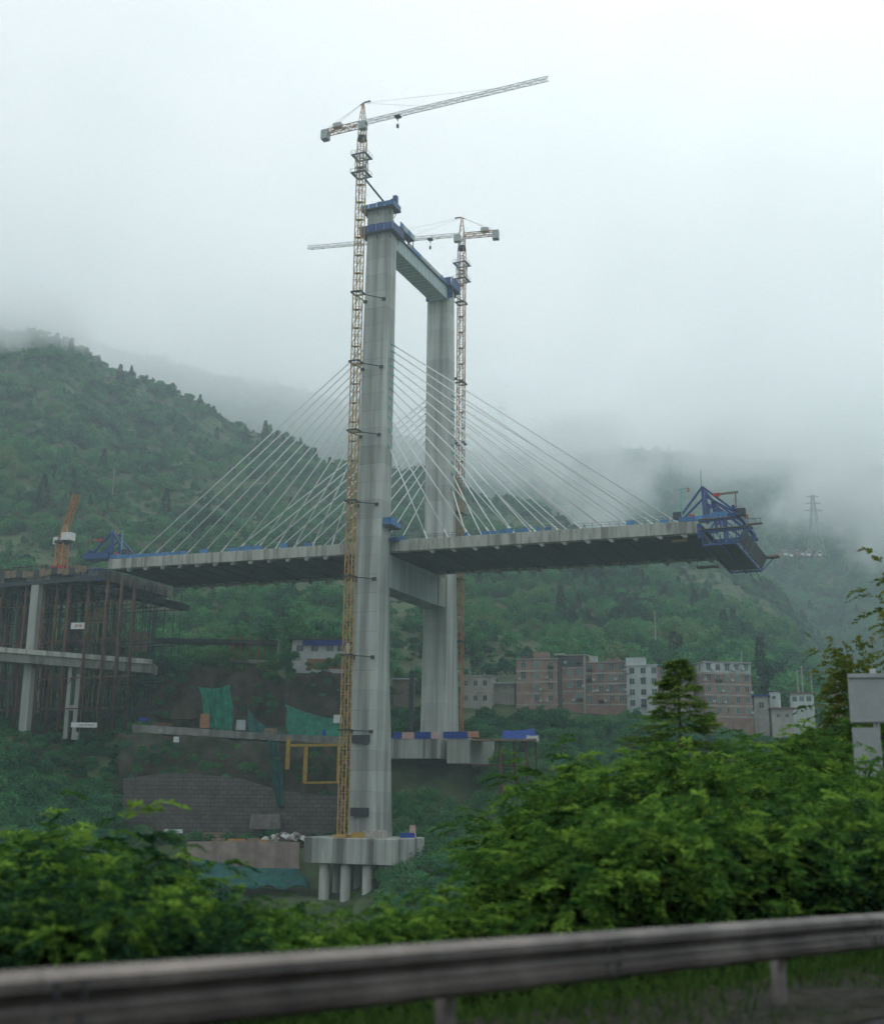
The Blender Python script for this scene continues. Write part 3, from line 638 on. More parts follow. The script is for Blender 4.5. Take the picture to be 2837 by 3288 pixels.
# ------------------------------------------------------------------ form travellers at the two deck ends
def traveller(label, u_end, sg, full=True):
    # local x runs outward from the deck end, y across, z above the deck
    t = thing('form_traveller', label, 'traveller', tuple(br(u_end, 0, G * u_end)), -TH if sg > 0 else -TH)
    X = lambda x: sg * x
    ws = (2.0, 5.0, 16.0, 27.0, 30.0) if full else (2.0, 5.5)
    for i, w in enumerate(ws):
        q = MB()
        ap = 8.0 if i != 1 else 6.6
        q.bar((X(0.8), w, ap), (X(1.1), w, 0.4), 0.75, 0.6)
        q.bar((X(0.8), w, ap), (X(7.2), w, 2.3), 0.42); q.bar((X(0.8), w, ap), (X(-4.0), w, 2.0), 0.4)
        q.bar((X(-4.6), w, 0.9), (X(8.2), w, 1.3), 0.6, 0.7); q.bar((X(1.0), w, 4.8), (X(5.2), w, 1.4), 0.24)
        q.bar((X(-4.0), w, 0.9), (X(-4.0), w, 2.1), 0.4); q.bar((X(7.2), w, 1.2), (X(7.2), w, 2.4), 0.5)
        q.build('main_truss', BLUE, t)
    wl = max(ws)
    q = MB(); q.bar((X(0.85), 2.0, 7.6), (X(0.85), wl, 7.6), 0.4, 0.5); q.bar((X(7.4), 0.6, 2.6), (X(7.4), wl + 1, 2.6), 0.6, 0.9)
    nn = int((wl - 2) / 3.5)
    for k in range(nn):
        a, b_ = 2 + (wl - 2) * k / nn, 2 + (wl - 2) * (k + 1) / nn
        q.bar((X(0.85), a, 7.6 if k % 2 else 3), (X(0.85), b_, 3 if k % 2 else 7.6), 0.22)
    q.build('cross_truss', BLUE, t)
    q = MB(); q.bar((X(3.2), 1.0, 5.7), (X(8.6), 1.0, 5.9), 0.3, 0.45).bar((X(8.0), 1.0, 5.7), (X(8.0), 1.0, 2.6), 0.28); q.build('hoist_beam', TIMB, t)
    MB().cbox((X(4.0), 1.0, 5.65), 1.3, 0.7, 0.7).build('chain_hoist', REDP, t)
    q = MB(); q.tube((X(-3.6), 0.6, 0.2), (X(-3.6), 0.6, 7.6), 0.16, n=8).bar((X(-4.4), 0.6, 7.5), (X(-2.0), 0.6, 7.7), 0.16); q.build('davit', TEAL, t)
    MB().cbox((X(-2.0), 0.6, 7.2), 0.5, 0.4, 0.8).build('lamp_box', ORNG, t)
    q = MB().tube((X(0.6), 2.0, 8.0), (X(0.6), 2.0, 11.8), 0.05, n=4); q.build('lightning_rod', DARKS, t)
    for k, (x, y, c, s) in enumerate(((-1.6, 1.2, REDP, 0.9), (-4.6, 1.0, DARKS, 1.5), (4.4, 1.4, BLUE, 1.4), (8.8, 2.5, DARKS, 1.6), (9.4, 5.0, ORNG, 0.8))):
        MB().cbox((X(x), y, 0.9 + s * 0.5), s * 1.2, s * 0.9, s).build('equipment_case', c, t)
    for k in range(6):
        x = -4.2 + k * 1.75; MB().box(min(X(x), X(x + 1.6)), max(X(x), X(x + 1.6)), -0.08, -0.02, 0.1, 1.1 if x < 1.5 or x > 5 else 1.6).build('safety_sheet', LBLUE, t)
    # hanging bottom form: hangers, near and far lattice girders, floor beams, floor plates
    W1 = B + 1.2
    for w in ((-0.9, W1) if full else (-0.9,)):
        q = MB(); zt, zb = -2.6, -5.6
        q.bar((X(0.9), w, zb), (X(8.2), w, zb), 0.35, 0.4); q.bar((X(0.9), w, zt), (X(11.6), w, zt - .1), 0.3, 0.35)
        for k in range(4):
            x0, x1 = 0.9 + k * 2.4, 0.9 + (k + 1) * 2.4
            q.bar((X(x0), w, zt), (X(min(x1, 8.2)), w, zb), 0.16); q.bar((X(x0), w, zb), (X(x0), w, zt), 0.18)
        q.bar((X(8.2), w, zb), (X(11.2), w, zt), 0.22)
        q.build('side_girder', BLUE, t)
    if full:
        for x in (1.2, 4.6, 8.0):
            q = MB(); q.bar((X(x), -1.0, -5.75), (X(x), W1, -5.75), 0.4, 0.55)
            for k in range(9):
                a, b_ = -1 + (W1 + 1) * k / 9, -1 + (W1 + 1) * (k + 1) / 9
                q.bar((X(x), a, -5.6 if k % 2 else -3.4), (X(x), b_, -3.4 if k % 2 else -5.6), 0.16)
            q.build('floor_beam', BLUE, t)
        for k in range(8):
            a = 0.2 + k * (B - 0.4) / 8; MB().box(min(X(0.6), X(7.6)), max(X(0.6), X(7.6)), a, a + (B - 0.4) / 8 - 0.12, -5.45, -5.25).build('form_plate', DARKS, t)
        for k in range(6):
            a = -0.4 + k * (B + 0.6) / 6
            MB().poly([(X(8.3), a, -5.3), (X(8.3), a + B / 6 - .2, -5.3), (X(9.6), a + B / 6 - .2, -2.6), (X(9.6), a, -2.6), (X(8.45), a, -5.4), (X(8.45), a + B / 6 - .2, -5.4), (X(9.75), a + B / 6 - .2, -2.7), (X(9.75), a, -2.7)],
                      [(0, 1, 2, 3), (7, 6, 5, 4), (0, 4, 5, 1), (1, 5, 6, 2), (2, 6, 7, 3), (3, 7, 4, 0)]).build('end_form', DARKS, t)
        for w in np.linspace(0.5, B - 0.5, 9):
            MB().tube((X(7.4), w, 2.2), (X(8.0), w, -5.6), 0.07, n=4).build('hanger_rod', BLUE, t)
        for (a, b_, z) in ((-1.6, -0.5, -2.3), (-1.6, -0.6, -0.1)):
            MB().box(min(X(0.2), X(11.4 if z < -1 else 7.0)), max(X(0.2), X(11.4 if z < -1 else 7.0)), a, b_, z, z + 0.14).build('walkway', TIMB, t)
        MB().box(X(8.6), X(12.4), W1 - 1.5, W1 + 0.6, -2.7, -2.3).build('walkway', TIMB, t)
        MB().box(X(10.4), X(13.4), -0.6, 0.6, -1.7, -1.5).build('walkway', TIMB, t)
        q = MB()
        for x in (10.6, 12.0, 13.2): q.bar((X(x), -0.6, -1.5), (X(x), -0.6, -0.5), 0.08)
        q.bar((X(10.4), -0.6, -0.6), (X(13.4), -0.6, -0.6), 0.08); q.build('handrail', DARKS, t)
        MB().tube((X(0.4), -1.0, -4.2), (X(0.4), -1.0, -1.0), 0.55, n=10).build('winding_drum', BLUE, t)
        for (x, y0) in ((5.0, 24), (6.6, 26)): MB().tube((X(x), y0, -4), (X(x + 0.4), W1 + 7, -7.0), 0.09, n=4).build('loose_pipe', DARKS, t)
        MB().box(X(-6.8), X(-1.6), B - 1, B + 1.0, -4.3, -3.9).build('inspection_cradle', TIMB, t)
        q = MB()
        for x in (-6.6, -1.8): q.bar((X(x), B - 0.9, -4), (X(x), B - 0.9, -2.4), 0.1)
        q.build('cradle_hanger', DARKS, t)
        MB().box(X(-6.5), X(-3.2), 3.0, 3.4, -3.6, -3.1).build('orange_trunking', ORNG, t)
    return t
traveller('blue form traveller with triangular trusses hanging off the right deck end', UR, 1)
tl = traveller('blue form traveller frame standing on the left deck end', UL, -1, False)
MB().box(-8.0, 0.2, -0.6, 3.2, 0.3, 1.9).build('side_box', BLUE, tl)

# ------------------------------------------------------------------ approach viaduct with falsework, left
vb = br(-112, 6, -43.0)
via = thing('approach_viaduct', 'half-built viaduct on rusty pipe falsework left of the bridge deck', 'viaduct', tuple(vb), -TH)
def vl(u, w, z): return (u + 112, w - 6, z + 43.0)
def vbox(name, u0, u1, w0, w1, z0, z1, m_):
    a, b_ = vl(u0, w0, z0), vl(u1, w1, z1); return MB().box(a[0], b_[0], a[1], b_[1], a[2], b_[2]).build(name, m_, via)
for k in range(8):
    u = -150 + k * 8.0
    vbox('deck_span', u, u + 7.92, -0.5, B + 0.5, -3.9, -0.9, GREYC if k % 2 else SOFF)
    vbox('form_beam', u, u + 7.9, -1.2, -0.52, -4.5, -3.4, DARKS)
for k in range(30):
    u = -149 + k * 2.0
    if u < -87: vbox('form_board', u, u + 1.85, -1.4, -1.3, -2.3 + rnd.uniform(-.3, .2), -0.6 + rnd.uniform(-.3, .5), TIMB if k % 3 else DARKS)
q = MB()
for k in range(90):
    u = rnd.uniform(-150, -95); w = rnd.uniform(-1, 6); q.bar(vl(u, w, -0.9), vl(u + rnd.uniform(-.2, .2), w, rnd.uniform(0, 1.6)), 0.12)
for k in range(10): q.bar(vl(-140 + k * 3, 0, 0.6 + rnd.uniform(-.3, .5)), vl(-132 + k * 3, 1, 0.6 + rnd.uniform(-.3, .5)), 0.14)
tag(q.build('rebar', RUST, via), kind='stuff')
# stepped soffit forms where the viaduct meets the main deck
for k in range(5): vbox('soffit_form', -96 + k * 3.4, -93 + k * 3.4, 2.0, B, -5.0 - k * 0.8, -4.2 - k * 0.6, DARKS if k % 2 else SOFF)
def vtube(name, px, w, r, m_, ztop=-4.4, zbot=-44, y=1900, n=10):
    u = hit_w(px, y, w)[0]; return MB().tube(vl(u, w, zbot), vl(u, w, ztop), r, n=n).build(name, m_, via, smooth=True), u
us = []
for px in (8, 85, 143, 185, 222, 285, 345, 390, 432): us.append(vtube('pipe_column', px, 1.0, 0.42, RUST)[1])
for px in (40, 110, 160, 250, 315, 372): vtube('pipe_column', px, 14.0, 0.42, RUST)
for px in (20, 70, 130, 200, 270, 330): vtube('pipe_column', px, 26.0, 0.42, RUST)
for i in range(len(us) - 1):
    for z0, z1 in ((-14, -22), (-34, -26)):
        MB().bar(vl(us[i], 1.0, z0), vl(us[i + 1], 1.0, z1), 0.16).build('brace', RUST, via)
    MB().bar(vl(us[i], 1.0, -15), vl(us[i + 1], 1.0, -15), 0.2).build('brace', DARKS, via)
for px, w, wd2 in ((122, 0.2, 1.3), (152, 22.0, 1.3)):
    u = hit_w(px, 1890, w)[0]; a, b_ = vl(u - wd2, w - 1.2, -46), vl(u + wd2, w + 1.2, -4.0)
    MB().box(a[0], b_[0], a[1], b_[1], a[2], b_[2]).build('pier', PIERM, via)
for px in (10, 60): vtube('shore_tower', px, 6.0, 0.3, GREYC)
for w in (8.0, 20.0):
    for px in (-20, 30, 75, 118, 172, 232, 298, 352): vtube('pipe_column', px, w, 0.34, RUST)
for w in (1.0, 8.0, 14.0, 20.0):
    for z in (-10, -20, -30, -38): MB().bar(vl(-150, w, z), vl(us[-1], w, z), 0.22, 0.3).build('ledger', DARKS if w > 5 else RUST, via)
q = MB()
for k in range(170):
    u = rnd.uniform(-150, us[-1]); w = rnd.choice((4, 11, 17, 24)) + rnd.uniform(-1, 1); q.bar(vl(u, w, -43), vl(u + rnd.uniform(-.2, .2), w, -4.5), 0.13)
for k in range(60):
    u = rnd.uniform(-150, us[-1] - 8); w = rnd.choice((4, 11, 17, 24)); z = rnd.uniform(-42, -8); q.bar(vl(u, w, z), vl(u + rnd.uniform(4, 9), w, z + rnd.choice((0, 0, 4, -4))), 0.12)
tag(q.build('scaffold_poles', DARKS, via), kind='stuff')
for k in range(9):
    u = rnd.uniform(-148, us[-1] - 6); z = rnd.uniform(-40, -12); a, b_ = vl(u, 4.5 + k * 2, z), vl(u + rnd.uniform(4, 8), 4.6 + k * 2, z + rnd.uniform(3, 6)); MB().box(a[0], b_[0], a[1], b_[1], a[2], b_[2]).build('dark_backing', DARKS if k % 2 else TIMB, via)  # added dark and timber panels deepening the shade behind the falsework
# orange luffing crane standing on the viaduct
oc = thing('luffing_crane', 'orange lattice crane with raised boom on the left viaduct', 'crane', tuple(br(-108.0, 10, 0.0)), -TH)
lattice(MB(), (0, 0, 0), (0, 0, 9.2), 2.4, 5, 0.3, 0.18).build('lower_mast', ORNG, oc)
MB().box(-1.9, 1.9, -1.9, 1.9, 0, 2.6).build('base_frame', REDP, oc)
MB().box(-1.6, 1.6, -1.6, 1.6, 9.2, 9.9).build('turntable', DARKS, oc)
MB().box(0.4, 3.4, -1.2, 1.2, 9.9, 12.1).build('machinery_house', CRW, oc)
MB().box(-2.4, -1.0, -1.2, 0.4, 9.0, 11.0).build('cab', CRW, oc)
lattice(MB(), (-0.4, 0, 9.9), (4.0, -0.4, 23.2), 1.3, 8, 0.24, 0.16).build('boom', ORNG, oc)
lattice(MB(), (0, 0, 9.9), (0.5, 0, 14.5), 1.0, 3, 0.2, 0.14).build('a_frame', CRW, oc)
MB().tube((0.5, 0, 14.5), (3.4, -0.3, 21.5), 0.08, n=4).build('luffing_rope', DARKS, oc)
# red-lettered white banner on the falsework
bn = at(228, 2010, 317)
bt = thing('banner', 'small white banner with red marks hung on the rusty falsework', 'banner', tuple(bn), -TH * 0.4)
MB().box(0, 4.4, -0.05, 0, -0.85, 0.85).build('cloth', WHITE, bt)
for k in range(7): MB().box(1.2 + k * 0.3, 1.2 + k * 0.3 + rnd.uniform(.1, .22), -0.075, -0.052, -0.45 + rnd.uniform(0, .3), 0.35 + rnd.uniform(-.2, .2)).build('red_mark', REDP, bt)
wb_ = at(228, 2328, 312)
bt = thing('banner', 'long white banner lying at the foot of the twin-column pier', 'banner', tuple(wb_), 0.05)
MB().box(0, 6.6, -0.06, 0, -0.6, 0.65).build('cloth', WHITE, bt)
for k in range(9): MB().box(2.2 + k * 0.42, 2.4 + k * 0.42, -0.085, -0.062, -0.3 + rnd.uniform(0, .2), 0.25).build('grey_mark', GREYC, bt)

# ------------------------------------------------------------------ older road bridge in front of the falsework
rb0, rb1 = at(-260, 2062, 316), at(490, 2122, 318)
rbd = rb1 - rb0; L = math.hypot(rbd[0], rbd[1]); rz = math.atan2(rbd[1], rbd[0]); sl_ = rbd[2] / L
rbt = thing('road_bridge', 'old grey concrete road bridge crossing below the viaduct at left', 'bridge', tuple(rb0 - np.array([0, 0, 24])), rz)
def rs(x, z): return 24 + sl_ * x + z
def slab(name, x0, x1, y0, y1, z0, z1, m_):
    return MB().poly([(x0, y0, rs(x0, z0)), (x1, y0, rs(x1, z0)), (x1, y1, rs(x1, z0)), (x0, y1, rs(x0, z0)), (x0, y0, rs(x0, z1)), (x1, y0, rs(x1, z1)), (x1, y1, rs(x1, z1)), (x0, y1, rs(x0, z1))],
                     [(0, 3, 2, 1), (4, 5, 6, 7), (0, 1, 5, 4), (1, 2, 6, 5), (2, 3, 7, 6), (3, 0, 4, 7)]).build(name, m_, rbt)
for k in range(4): slab('girder', L * k / 4, L * (k + 0.995) / 4, 0.5, 7.5, -3.2, -0.9, GREYC)
for k in range(4): slab('parapet', L * k / 4, L * (k + 0.995) / 4, 0.0, 0.35, -0.9, 0.4, EDGE)
slab('road_slab', 0, L, 0.36, 8.0, -0.88, -0.6, GREYC)
for px, wd2 in ((218, 0.5), (249, 0.85)):
    x = (at(px, 2150, 317)[0] - rb0[0]) / math.cos(rz)
    MB().box(x - wd2, x + wd2, 2.0, 3.6, rs(x, -22), rs(x, -3.2)).build('pier_column', PIERM, rbt)
xa = (at(218, 2150, 317)[0] - rb0[0]) / math.cos(rz); xb_ = (at(249, 2150, 317)[0] - rb0[0]) / math.cos(rz)
MB().box(xa + 0.52, xb_ - 0.87, 2.2, 3.4, rs(xa, -14.6), rs(xa, -13.2)).build('tie_beam', PIERM, rbt)
MB().box(xb_ - 1.2, xb_ + 1.6, 1.6, 4.2, rs(xb_, -4.8), rs(xb_, -3.22)).build('pier_head', GREYC, rbt)

# ------------------------------------------------------------------ building site between the viaduct and the tower
def wall_thing(name, label, cat, pts, depth, m_, part='wall', cap=None):
    base = np.array(pts[0][0]); t = thing(name, label, cat, tuple(base))
    for i in range(len(pts) - 1):
        (b0, t0), (b1, t1) = pts[i], pts[i + 1]
        P = [np.array(p) - base for p in (b0, b1, t1, t0)]; bk = np.array([0, depth, 0])
        MB().poly([*P, *[p + bk for p in P]], [(0, 1, 2, 3), (7, 6, 5, 4), (0, 4, 5, 1), (1, 5, 6, 2), (2, 6, 7, 3), (3, 7, 4, 0)]).build(part, m_, t)
        if cap is not None: MB().bar(P[3] + np.array([0, -.1, .12]), P[2] + np.array([0, -.1, .12]), 0.9, 0.5).build('coping', cap, t)
    return t
def earth_face(name, label, cat, pts, m_, seed, amp=1.0, nx=60, nz=14, back=4.0):
    # rough cut slope: a displaced sheet leaning back, closed by a rear face
    r = np.random.default_rng(seed); base = np.array(pts[0][0]); ks = np.linspace(0, len(pts) - 1, nx); P = []
    for i, k in enumerate(ks):
        j = min(int(k), len(pts) - 2); f_ = k - j
        b_ = np.array(pts[j][0]) * (1 - f_) + np.array(pts[j + 1][0]) * f_; t_ = np.array(pts[j][1]) * (1 - f_) + np.array(pts[j + 1][1]) * f_
        t_ = t_ + np.array([0, 0, float(fbm(np.array(k * 5.0), np.array(seed * 1.0), 4, seed)) * 2.6 * amp])
        row = []
        for q in range(nz):
            a = q / (nz - 1); p_ = b_ * (1 - a) + t_ * a; d_ = float(fbm(np.array(k * 4.0), np.array(a * 3.0 + seed), 4, seed + 3))
            row.append(p_ - base + np.array([0, d_ * 3.4 * amp + a * 1.2, d_ * 0.5 * amp]))
        row.append(row[-1] + np.array([0, back, -0.3])); P.append(row)
    o = MB().grid(P).build(name, m_, None, tuple(base), True); return tag(o, label, cat)
def wp(px, r0, r1, D): return (at(px, r0, D), at(px, r1, D))
wall_thing('retaining_wall', 'wide dark block retaining wall left of the yellow crane mast', 'wall', [wp(395, 2710, 2500, 303), wp(560, 2712, 2480, 303.5), wp(760, 2712, 2498, 303), wp(900, 2712, 2540, 303), wp(1110, 2712, 2560, 303)], 2.5, STONEW)
wall_thing('retaining_wall', 'low pinkish wall strip beside the near pile cap', 'wall', [wp(600, 2790, 2704, 288), wp(780, 2790, 2700, 288), wp(960, 2790, 2706, 288)], 1.5, mat('pink_concrete', (0.30, 0.24, 0.21), 0.9, 0.3, 0.4, stain=0.4))
wall_thing('terrace_edge', 'grey concrete edge of the terrace under the green nets', 'wall', [wp(425, 2352, 2326, 312), wp(680, 2366, 2342, 312), wp(900, 2380, 2358, 312), wp(1110, 2392, 2366, 312)], 6, GREYC)
earth_face('earth_cut', 'dark earth cut face above the terrace of green nets', 'slope', [wp(440, 2352, 2235, 327), wp(560, 2352, 2170, 329), wp(640, 2350, 2135, 330), wp(740, 2352, 2150, 330), wp(820, 2355, 2140, 330), wp(920, 2360, 2170, 330), wp(1000, 2365, 2155, 330), wp(1120, 2370, 2160, 330)], mat('bare_earth', (0.085, 0.066, 0.052), 0.95, 0.5, 0.25, dark=(0.020, 0.032, 0.017), bump=0.6, bump_scale=0.8), 5, 1.2)
earth_face('earth_bank', 'grassy dark bank between terrace edge and block wall', 'slope', [wp(380, 2520, 2350, 309), wp(640, 2510, 2368, 309), wp(900, 2550, 2382, 309), wp(1120, 2570, 2392, 309)], mat('bank_earth', (0.062, 0.056, 0.042), 0.95, 0.5, 0.3, dark=(0.016, 0.032, 0.014), bump=0.5, bump_scale=0.8), 8, 0.8)
def sheet(name, label, cat, quad, D, m_, sag=0.5, n=22, dd=0.0, group=None):
    c = [at(px, r, D + e) for (px, r, e) in quad]; base = np.array(c[0])
    P = []
    for i in range(n + 1):
        row = []
        for j in range(n + 1):
            a, b_ = i / n, j / n
            p = c[0] * (1 - a) * (1 - b_) + c[1] * (1 - a) * b_ + c[2] * a * b_ + c[3] * a * (1 - b_)
            p = p + np.array([sag * 0.5 * math.sin(a * 7 + b_ * 4) * (b_ in (0, 1) or 0.3), -sag * (math.sin(b_ * 15.0 + a * 3) * 0.6 + 0.5 * math.sin(a * 5 + b_ * 31)), -sag * math.sin(math.pi * b_) * 1.2 * (1 - a) + sag * 0.7 * math.sin(b_ * 23) * (a > 0.99)])
            row.append(p - base)
        P.append(row)
    o = MB().grid(P).build(name, m_, None, tuple(base), True); sm = o.modifiers.new('s', 'SOLIDIFY'); sm.thickness = 0.06
    return tag(o, label, cat, group)
sheet('safety_net', 'bright green net hanging like a skirt on the terrace', 'net', [(636, 2206, 0), (742, 2196, 0), (748, 2352, -3), (672, 2340, -3)], 316, NET, 0.7)
sheet('safety_net', 'dark green net draped low beside the bright green skirt', 'net', [(790, 2268, 3), (850, 2330, 1), (925, 2362, -2), (800, 2358, -3)], 317, NETT, 0.6)
sheet('safety_net', 'green net sloping down to the yellow crane mast', 'net', [(915, 2262, 4), (1095, 2312, 2), (1100, 2372, -3), (925, 2364, -3)], 318, NET, 0.6)
sheet('safety_net', 'long torn teal net trailing down the block wall', 'net', [(856, 2372, 0), (895, 2378, 0), (912, 2592, -4), (890, 2590, -4)], 306, NETT, 0.5)
sheet('safety_net', 'green net behind the foot of the farther tower leg', 'net', [(1256, 2280, 0), (1345, 2285, 0), (1345, 2362, -4), (1256, 2350, -4)], 345, NET, 0.6)
sheet('safety_net', 'teal net spread on the bank below the pink wall', 'net', [(600, 2748, 3), (960, 2790, 0), (1000, 2850, -6), (640, 2850, -6)], 282, NETT, 0.8, 22)
def small(name, label, cat, px, row, D, sx, sy, sz, m_, rz=0.0, group=None):
    o = MB().loft([ring(-sx / 2, sx / 2, -sy / 2, sy / 2, 0, min(sx, sy) * 0.12), ring(-sx / 2 * 0.94, sx / 2 * 0.94, -sy / 2 * 0.94, sy / 2 * 0.94, sz, min(sx, sy) * 0.12)]).build(name, m_, None, tuple(at(px, row, D)))
    o.rotation_euler = (0, 0, rz); return tag(o, label, cat, group)
small('board_stack', 'upright orange-brown board at the left end of the bright green net', 'board', 656, 2338, 313, 2.4, 0.5, 3.6, mat('orange_board', (0.33, 0.17, 0.10), 0.9, 0.3, 0.8), 0.1)
small('tarp_bundle', 'small blue tarp bundle on the terrace far left end', 'bundle', 458, 2316, 313, 2.0, 1.2, 0.9, TARP, 0.2)
small('water_tank', 'pale round-edged tank on the bank under the terrace edge', 'tank', 565, 2384, 306, 1.3, 1.0, 1.4, WHITE, 0.5)
small('sack', 'lone light sack lying on the dark bank', 'sack', 515, 2352, 308, 1.1, 0.8, 0.9, PIERM, 0.3)
small('control_cabin', 'small pale cabin fixed beside the yellow mast at terrace level', 'cabin', 1084, 2322, 290, 1.9, 1.5, 1.9, WHITE, -0.3)
small('sheet_stack', 'upper of two white sheets on the ground among left bushes', 'sheet', 556, 2676, 300, 4.6, 1.8, 0.9, WHITE, 0.1)
small('sheet_stack', 'lower of two white sheets on the ground among left bushes', 'sheet', 526, 2690, 298, 3.6, 1.6, 0.6, PIERM, 0.15)
for k, (px, row, l) in enumerate(((700, 2690, 3.2), (760, 2692, 4.4), (815, 2690, 3.0), (845, 2694, 2.2))):
    small('formwork_plank', 'orange-brown plank stack, %s from the left on top of the pink wall' % ['first', 'second', 'third', 'fourth'][k], 'plank', px, row + 10, 288.7, l, 1.0, 0.55, ORNG if k % 2 else TIMB, 0.05 * k, 'planks on the pink wall')
yf = at(925, 2450, 300)
t = thing('yellow_frame', 'yellow steel gantry frame beside the crane mast', 'frame', tuple(yf))
def yl(px, row, D=300): return tuple(at(px, row, D) - yf)
MB().bar(yl(926, 2372), yl(922, 2470), 1.1, 0.9).build('post', YEL, t); MB().bar(yl(983, 2392), yl(978, 2516), 1.25, 0.9).build('post', YEL, t)
MB().bar(yl(926, 2394), yl(1100, 2392), 0.6, 0.6).build('top_beam', YEL, t); MB().bar(yl(978, 2514), yl(1090, 2512), 0.5, 0.5).build('bottom_beam', YEL, t)
MB().bar(yl(1088, 2392), yl(1084, 2514), 0.7, 0.7).build('post', YEL, t)
# rubble pile left of the near cap: lumps one can pick out
hp = at(915, 2704, 299)
o = MB().loft([[(math.cos(a) * r_ * 6.0, math.sin(a) * r_ * 2.6, z_) for a in np.linspace(0, 6.283, 15)[:-1]] for r_, z_ in ((1.0, -1.5), (0.85, 0.5), (0.45, 1.7), (0.1, 2.3))]).build('debris_mound', MATS['bare_earth'], None, tuple(hp), True); tag(o, 'grey mound of debris under the loose blocks left of the near pile cap', 'mound')
for k in range(34):
    a_ = rnd.uniform(-1, 1); h_ = rnd.uniform(0, 1) ** 1.3 * (1 - abs(a_)); s = rnd.uniform(0.35, 1.0)
    px, row = 915 + a_ * 70, 2698 - h_ * 44
    o = MB().loft([ring(-s, s, -s * .7, s * .7, -s * .4, s * .3), ring(-s * .6, s * .8, -s * .5, s * .5, s * .5, s * .2)]).build('rubble_block', WHITE if k % 4 == 0 else ROCKM, None, tuple(at(px, row, 297.2 + h_ * 1.8 + rnd.uniform(-.4, .4))))
    o.rotation_euler = (rnd.uniform(-.5, .5), rnd.uniform(-.5, .5), rnd.uniform(0, 3)); tag(o, 'broken concrete block in the heap left of the near pile cap', 'rubble', 'rubble heap by the near pile cap')
for nm, lb, ct, px, row, D, a, b_, c, m_, rz in (('site_hut', 'little grey tin hut on the terrace between the green nets', 'hut', 772, 2345, 316, 2.6, 2.2, 2.6, CWT, .2), ('pipe_stack', 'stack of rusty pipes at the left end of the terrace', 'pipes', 520, 2334, 314, 5.0, 1.4, 1.0, RUST, .05),
        ('timber_stack', 'brown timber stack on the terrace beside the dark green net', 'timber', 868, 2356, 313.5, 3.2, 1.5, 1.3, TIMB, -.1), ('timber_stack', 'long timber stack at the foot of the block wall', 'timber', 690, 2690, 299, 6.0, 1.6, 1.2, TIMB, .05), ('steel_drum', 'blue drum on the terrace left of the yellow mast', 'drum', 1040, 2362, 313.5, 1.0, 1.0, 1.4, TARP, 0),
        ('cement_bags', 'pile of pale cement bags near the foot of the block wall', 'bags', 470, 2690, 299, 3.2, 1.8, 1.4, PIERM, .1), ('concrete_blocks', 'light precast blocks stacked against the block wall', 'blocks', 852, 2662, 301, 7.6, 1.8, 3.4, mat('pale_block', (0.17, 0.15, 0.14), 0.9, 0.35, 0.8), 0.0), ('spoil_heap', 'brown spoil heap on the upper bank left of the nets', 'heap', 590, 2310, 322, 7.0, 3.0, 3.0, MATS['bare_earth'], .3)):
    small(nm, lb, ct, px, row, D, a, b_, c, m_, rz)
# clutter on the near pile cap
def capthing(name, label, cat, u, w, sx, sy, sz, m_, rz=0.0):
    o = MB().loft([ring(-sx / 2, sx / 2, -sy / 2, sy / 2, 0, .08), ring(-sx / 2 * .92, sx / 2 * .92, -sy / 2 * .92, sy / 2 * .92, sz, .08)]).build(name, m_, None, tuple(br(u, w, -68.5)))
    o.rotation_euler = (0, 0, -TH + rz); return tag(o, label, cat)
capthing('debris_pile', 'grey debris heap at the foot of the nearer tower leg', 'debris', 1.6, -8.8, 5.0, 2.6, 1.7, ROCKM)
capthing('winch', 'yellow winch beside the foot of the yellow crane', 'winch', -1.8, -9.6, 3.4, 1.6, 1.2, YEL, 0.2)
capthing('tarp_bundle', 'blue tarp bundle on the right end of the near pile cap', 'bundle', uB - 2.0, -0.6, 3.0, 1.8, 1.0, TARP)
capthing('gas_tank', 'pinkish upright drum on the right end of the near pile cap', 'drum', uB - 2.2, 2.6, 1.2, 1.2, 2.6, PINK)
# banners on the far pile cap and the timber stage beyond it
k = 0
for a, b_, m_, lb in ((1262, 1288, TARP, 'first blue banner from the nearer leg along the far pile cap'), (1290, 1330, PINK, 'wide pink banner on the far pile cap between two blue ones'), (1333, 1384, TARP, 'long blue banner in the middle of the far pile cap'), (1387, 1410, PINK, 'short pink banner left of the gap in the far pile cap'), (1422, 1502, TARP, 'blue banner on the cap extension right of the gap')):
    p, q_ = hit_w(a, 2366, 28.3), hit_w(b_, 2366, 28.3)
    o = MB().box(0, q_[0] - p[0] - 0.1, -0.06, 0, 0, 1.7).build('banner', m_, None, tuple(br(p[0], 28.3, ZFC - 0.2))); o.rotation_euler = (0, 0, -TH); tag(o, lb, 'banner')
stg = at(1600, 2392, 302)
t = thing('timber_stage', 'raised timber stage on rusty legs right of the far pile cap', 'platform', tuple(stg))
def sg_(px, row, D=302): return tuple(at(px, row, D) - stg)
for k in range(9):
    MB().bar(sg_(1512, 2376 + k * 0.2, 298 + k * 1.5), sg_(1722, 2376 + k * 0.2, 298 + k * 1.5), 1.4, 0.5).build('deck_plank', DARKS if k % 2 else TIMB, t)
for px in (1604, 1690, 1650, 1720): MB().tube(sg_(px, 2380, 300 if px in (1604, 1690) else 308), sg_(px + 6, 2620, 300 if px in (1604, 1690) else 308), 0.42 if px < 1700 else 0.25, n=8).build('leg', RUST, t)
MB().bar(sg_(1500, 2455), sg_(1700, 2462), 0.4).build('brace', RUST, t)
tp = sheet('tarpaulin', 'blue tarpaulin tent with white end on the timber stage', 'tarp', [(1610, 2346, 3), (1712, 2340, 3), (1728, 2376, -2), (1614, 2374, -2)], 303, TARP, 0.25)
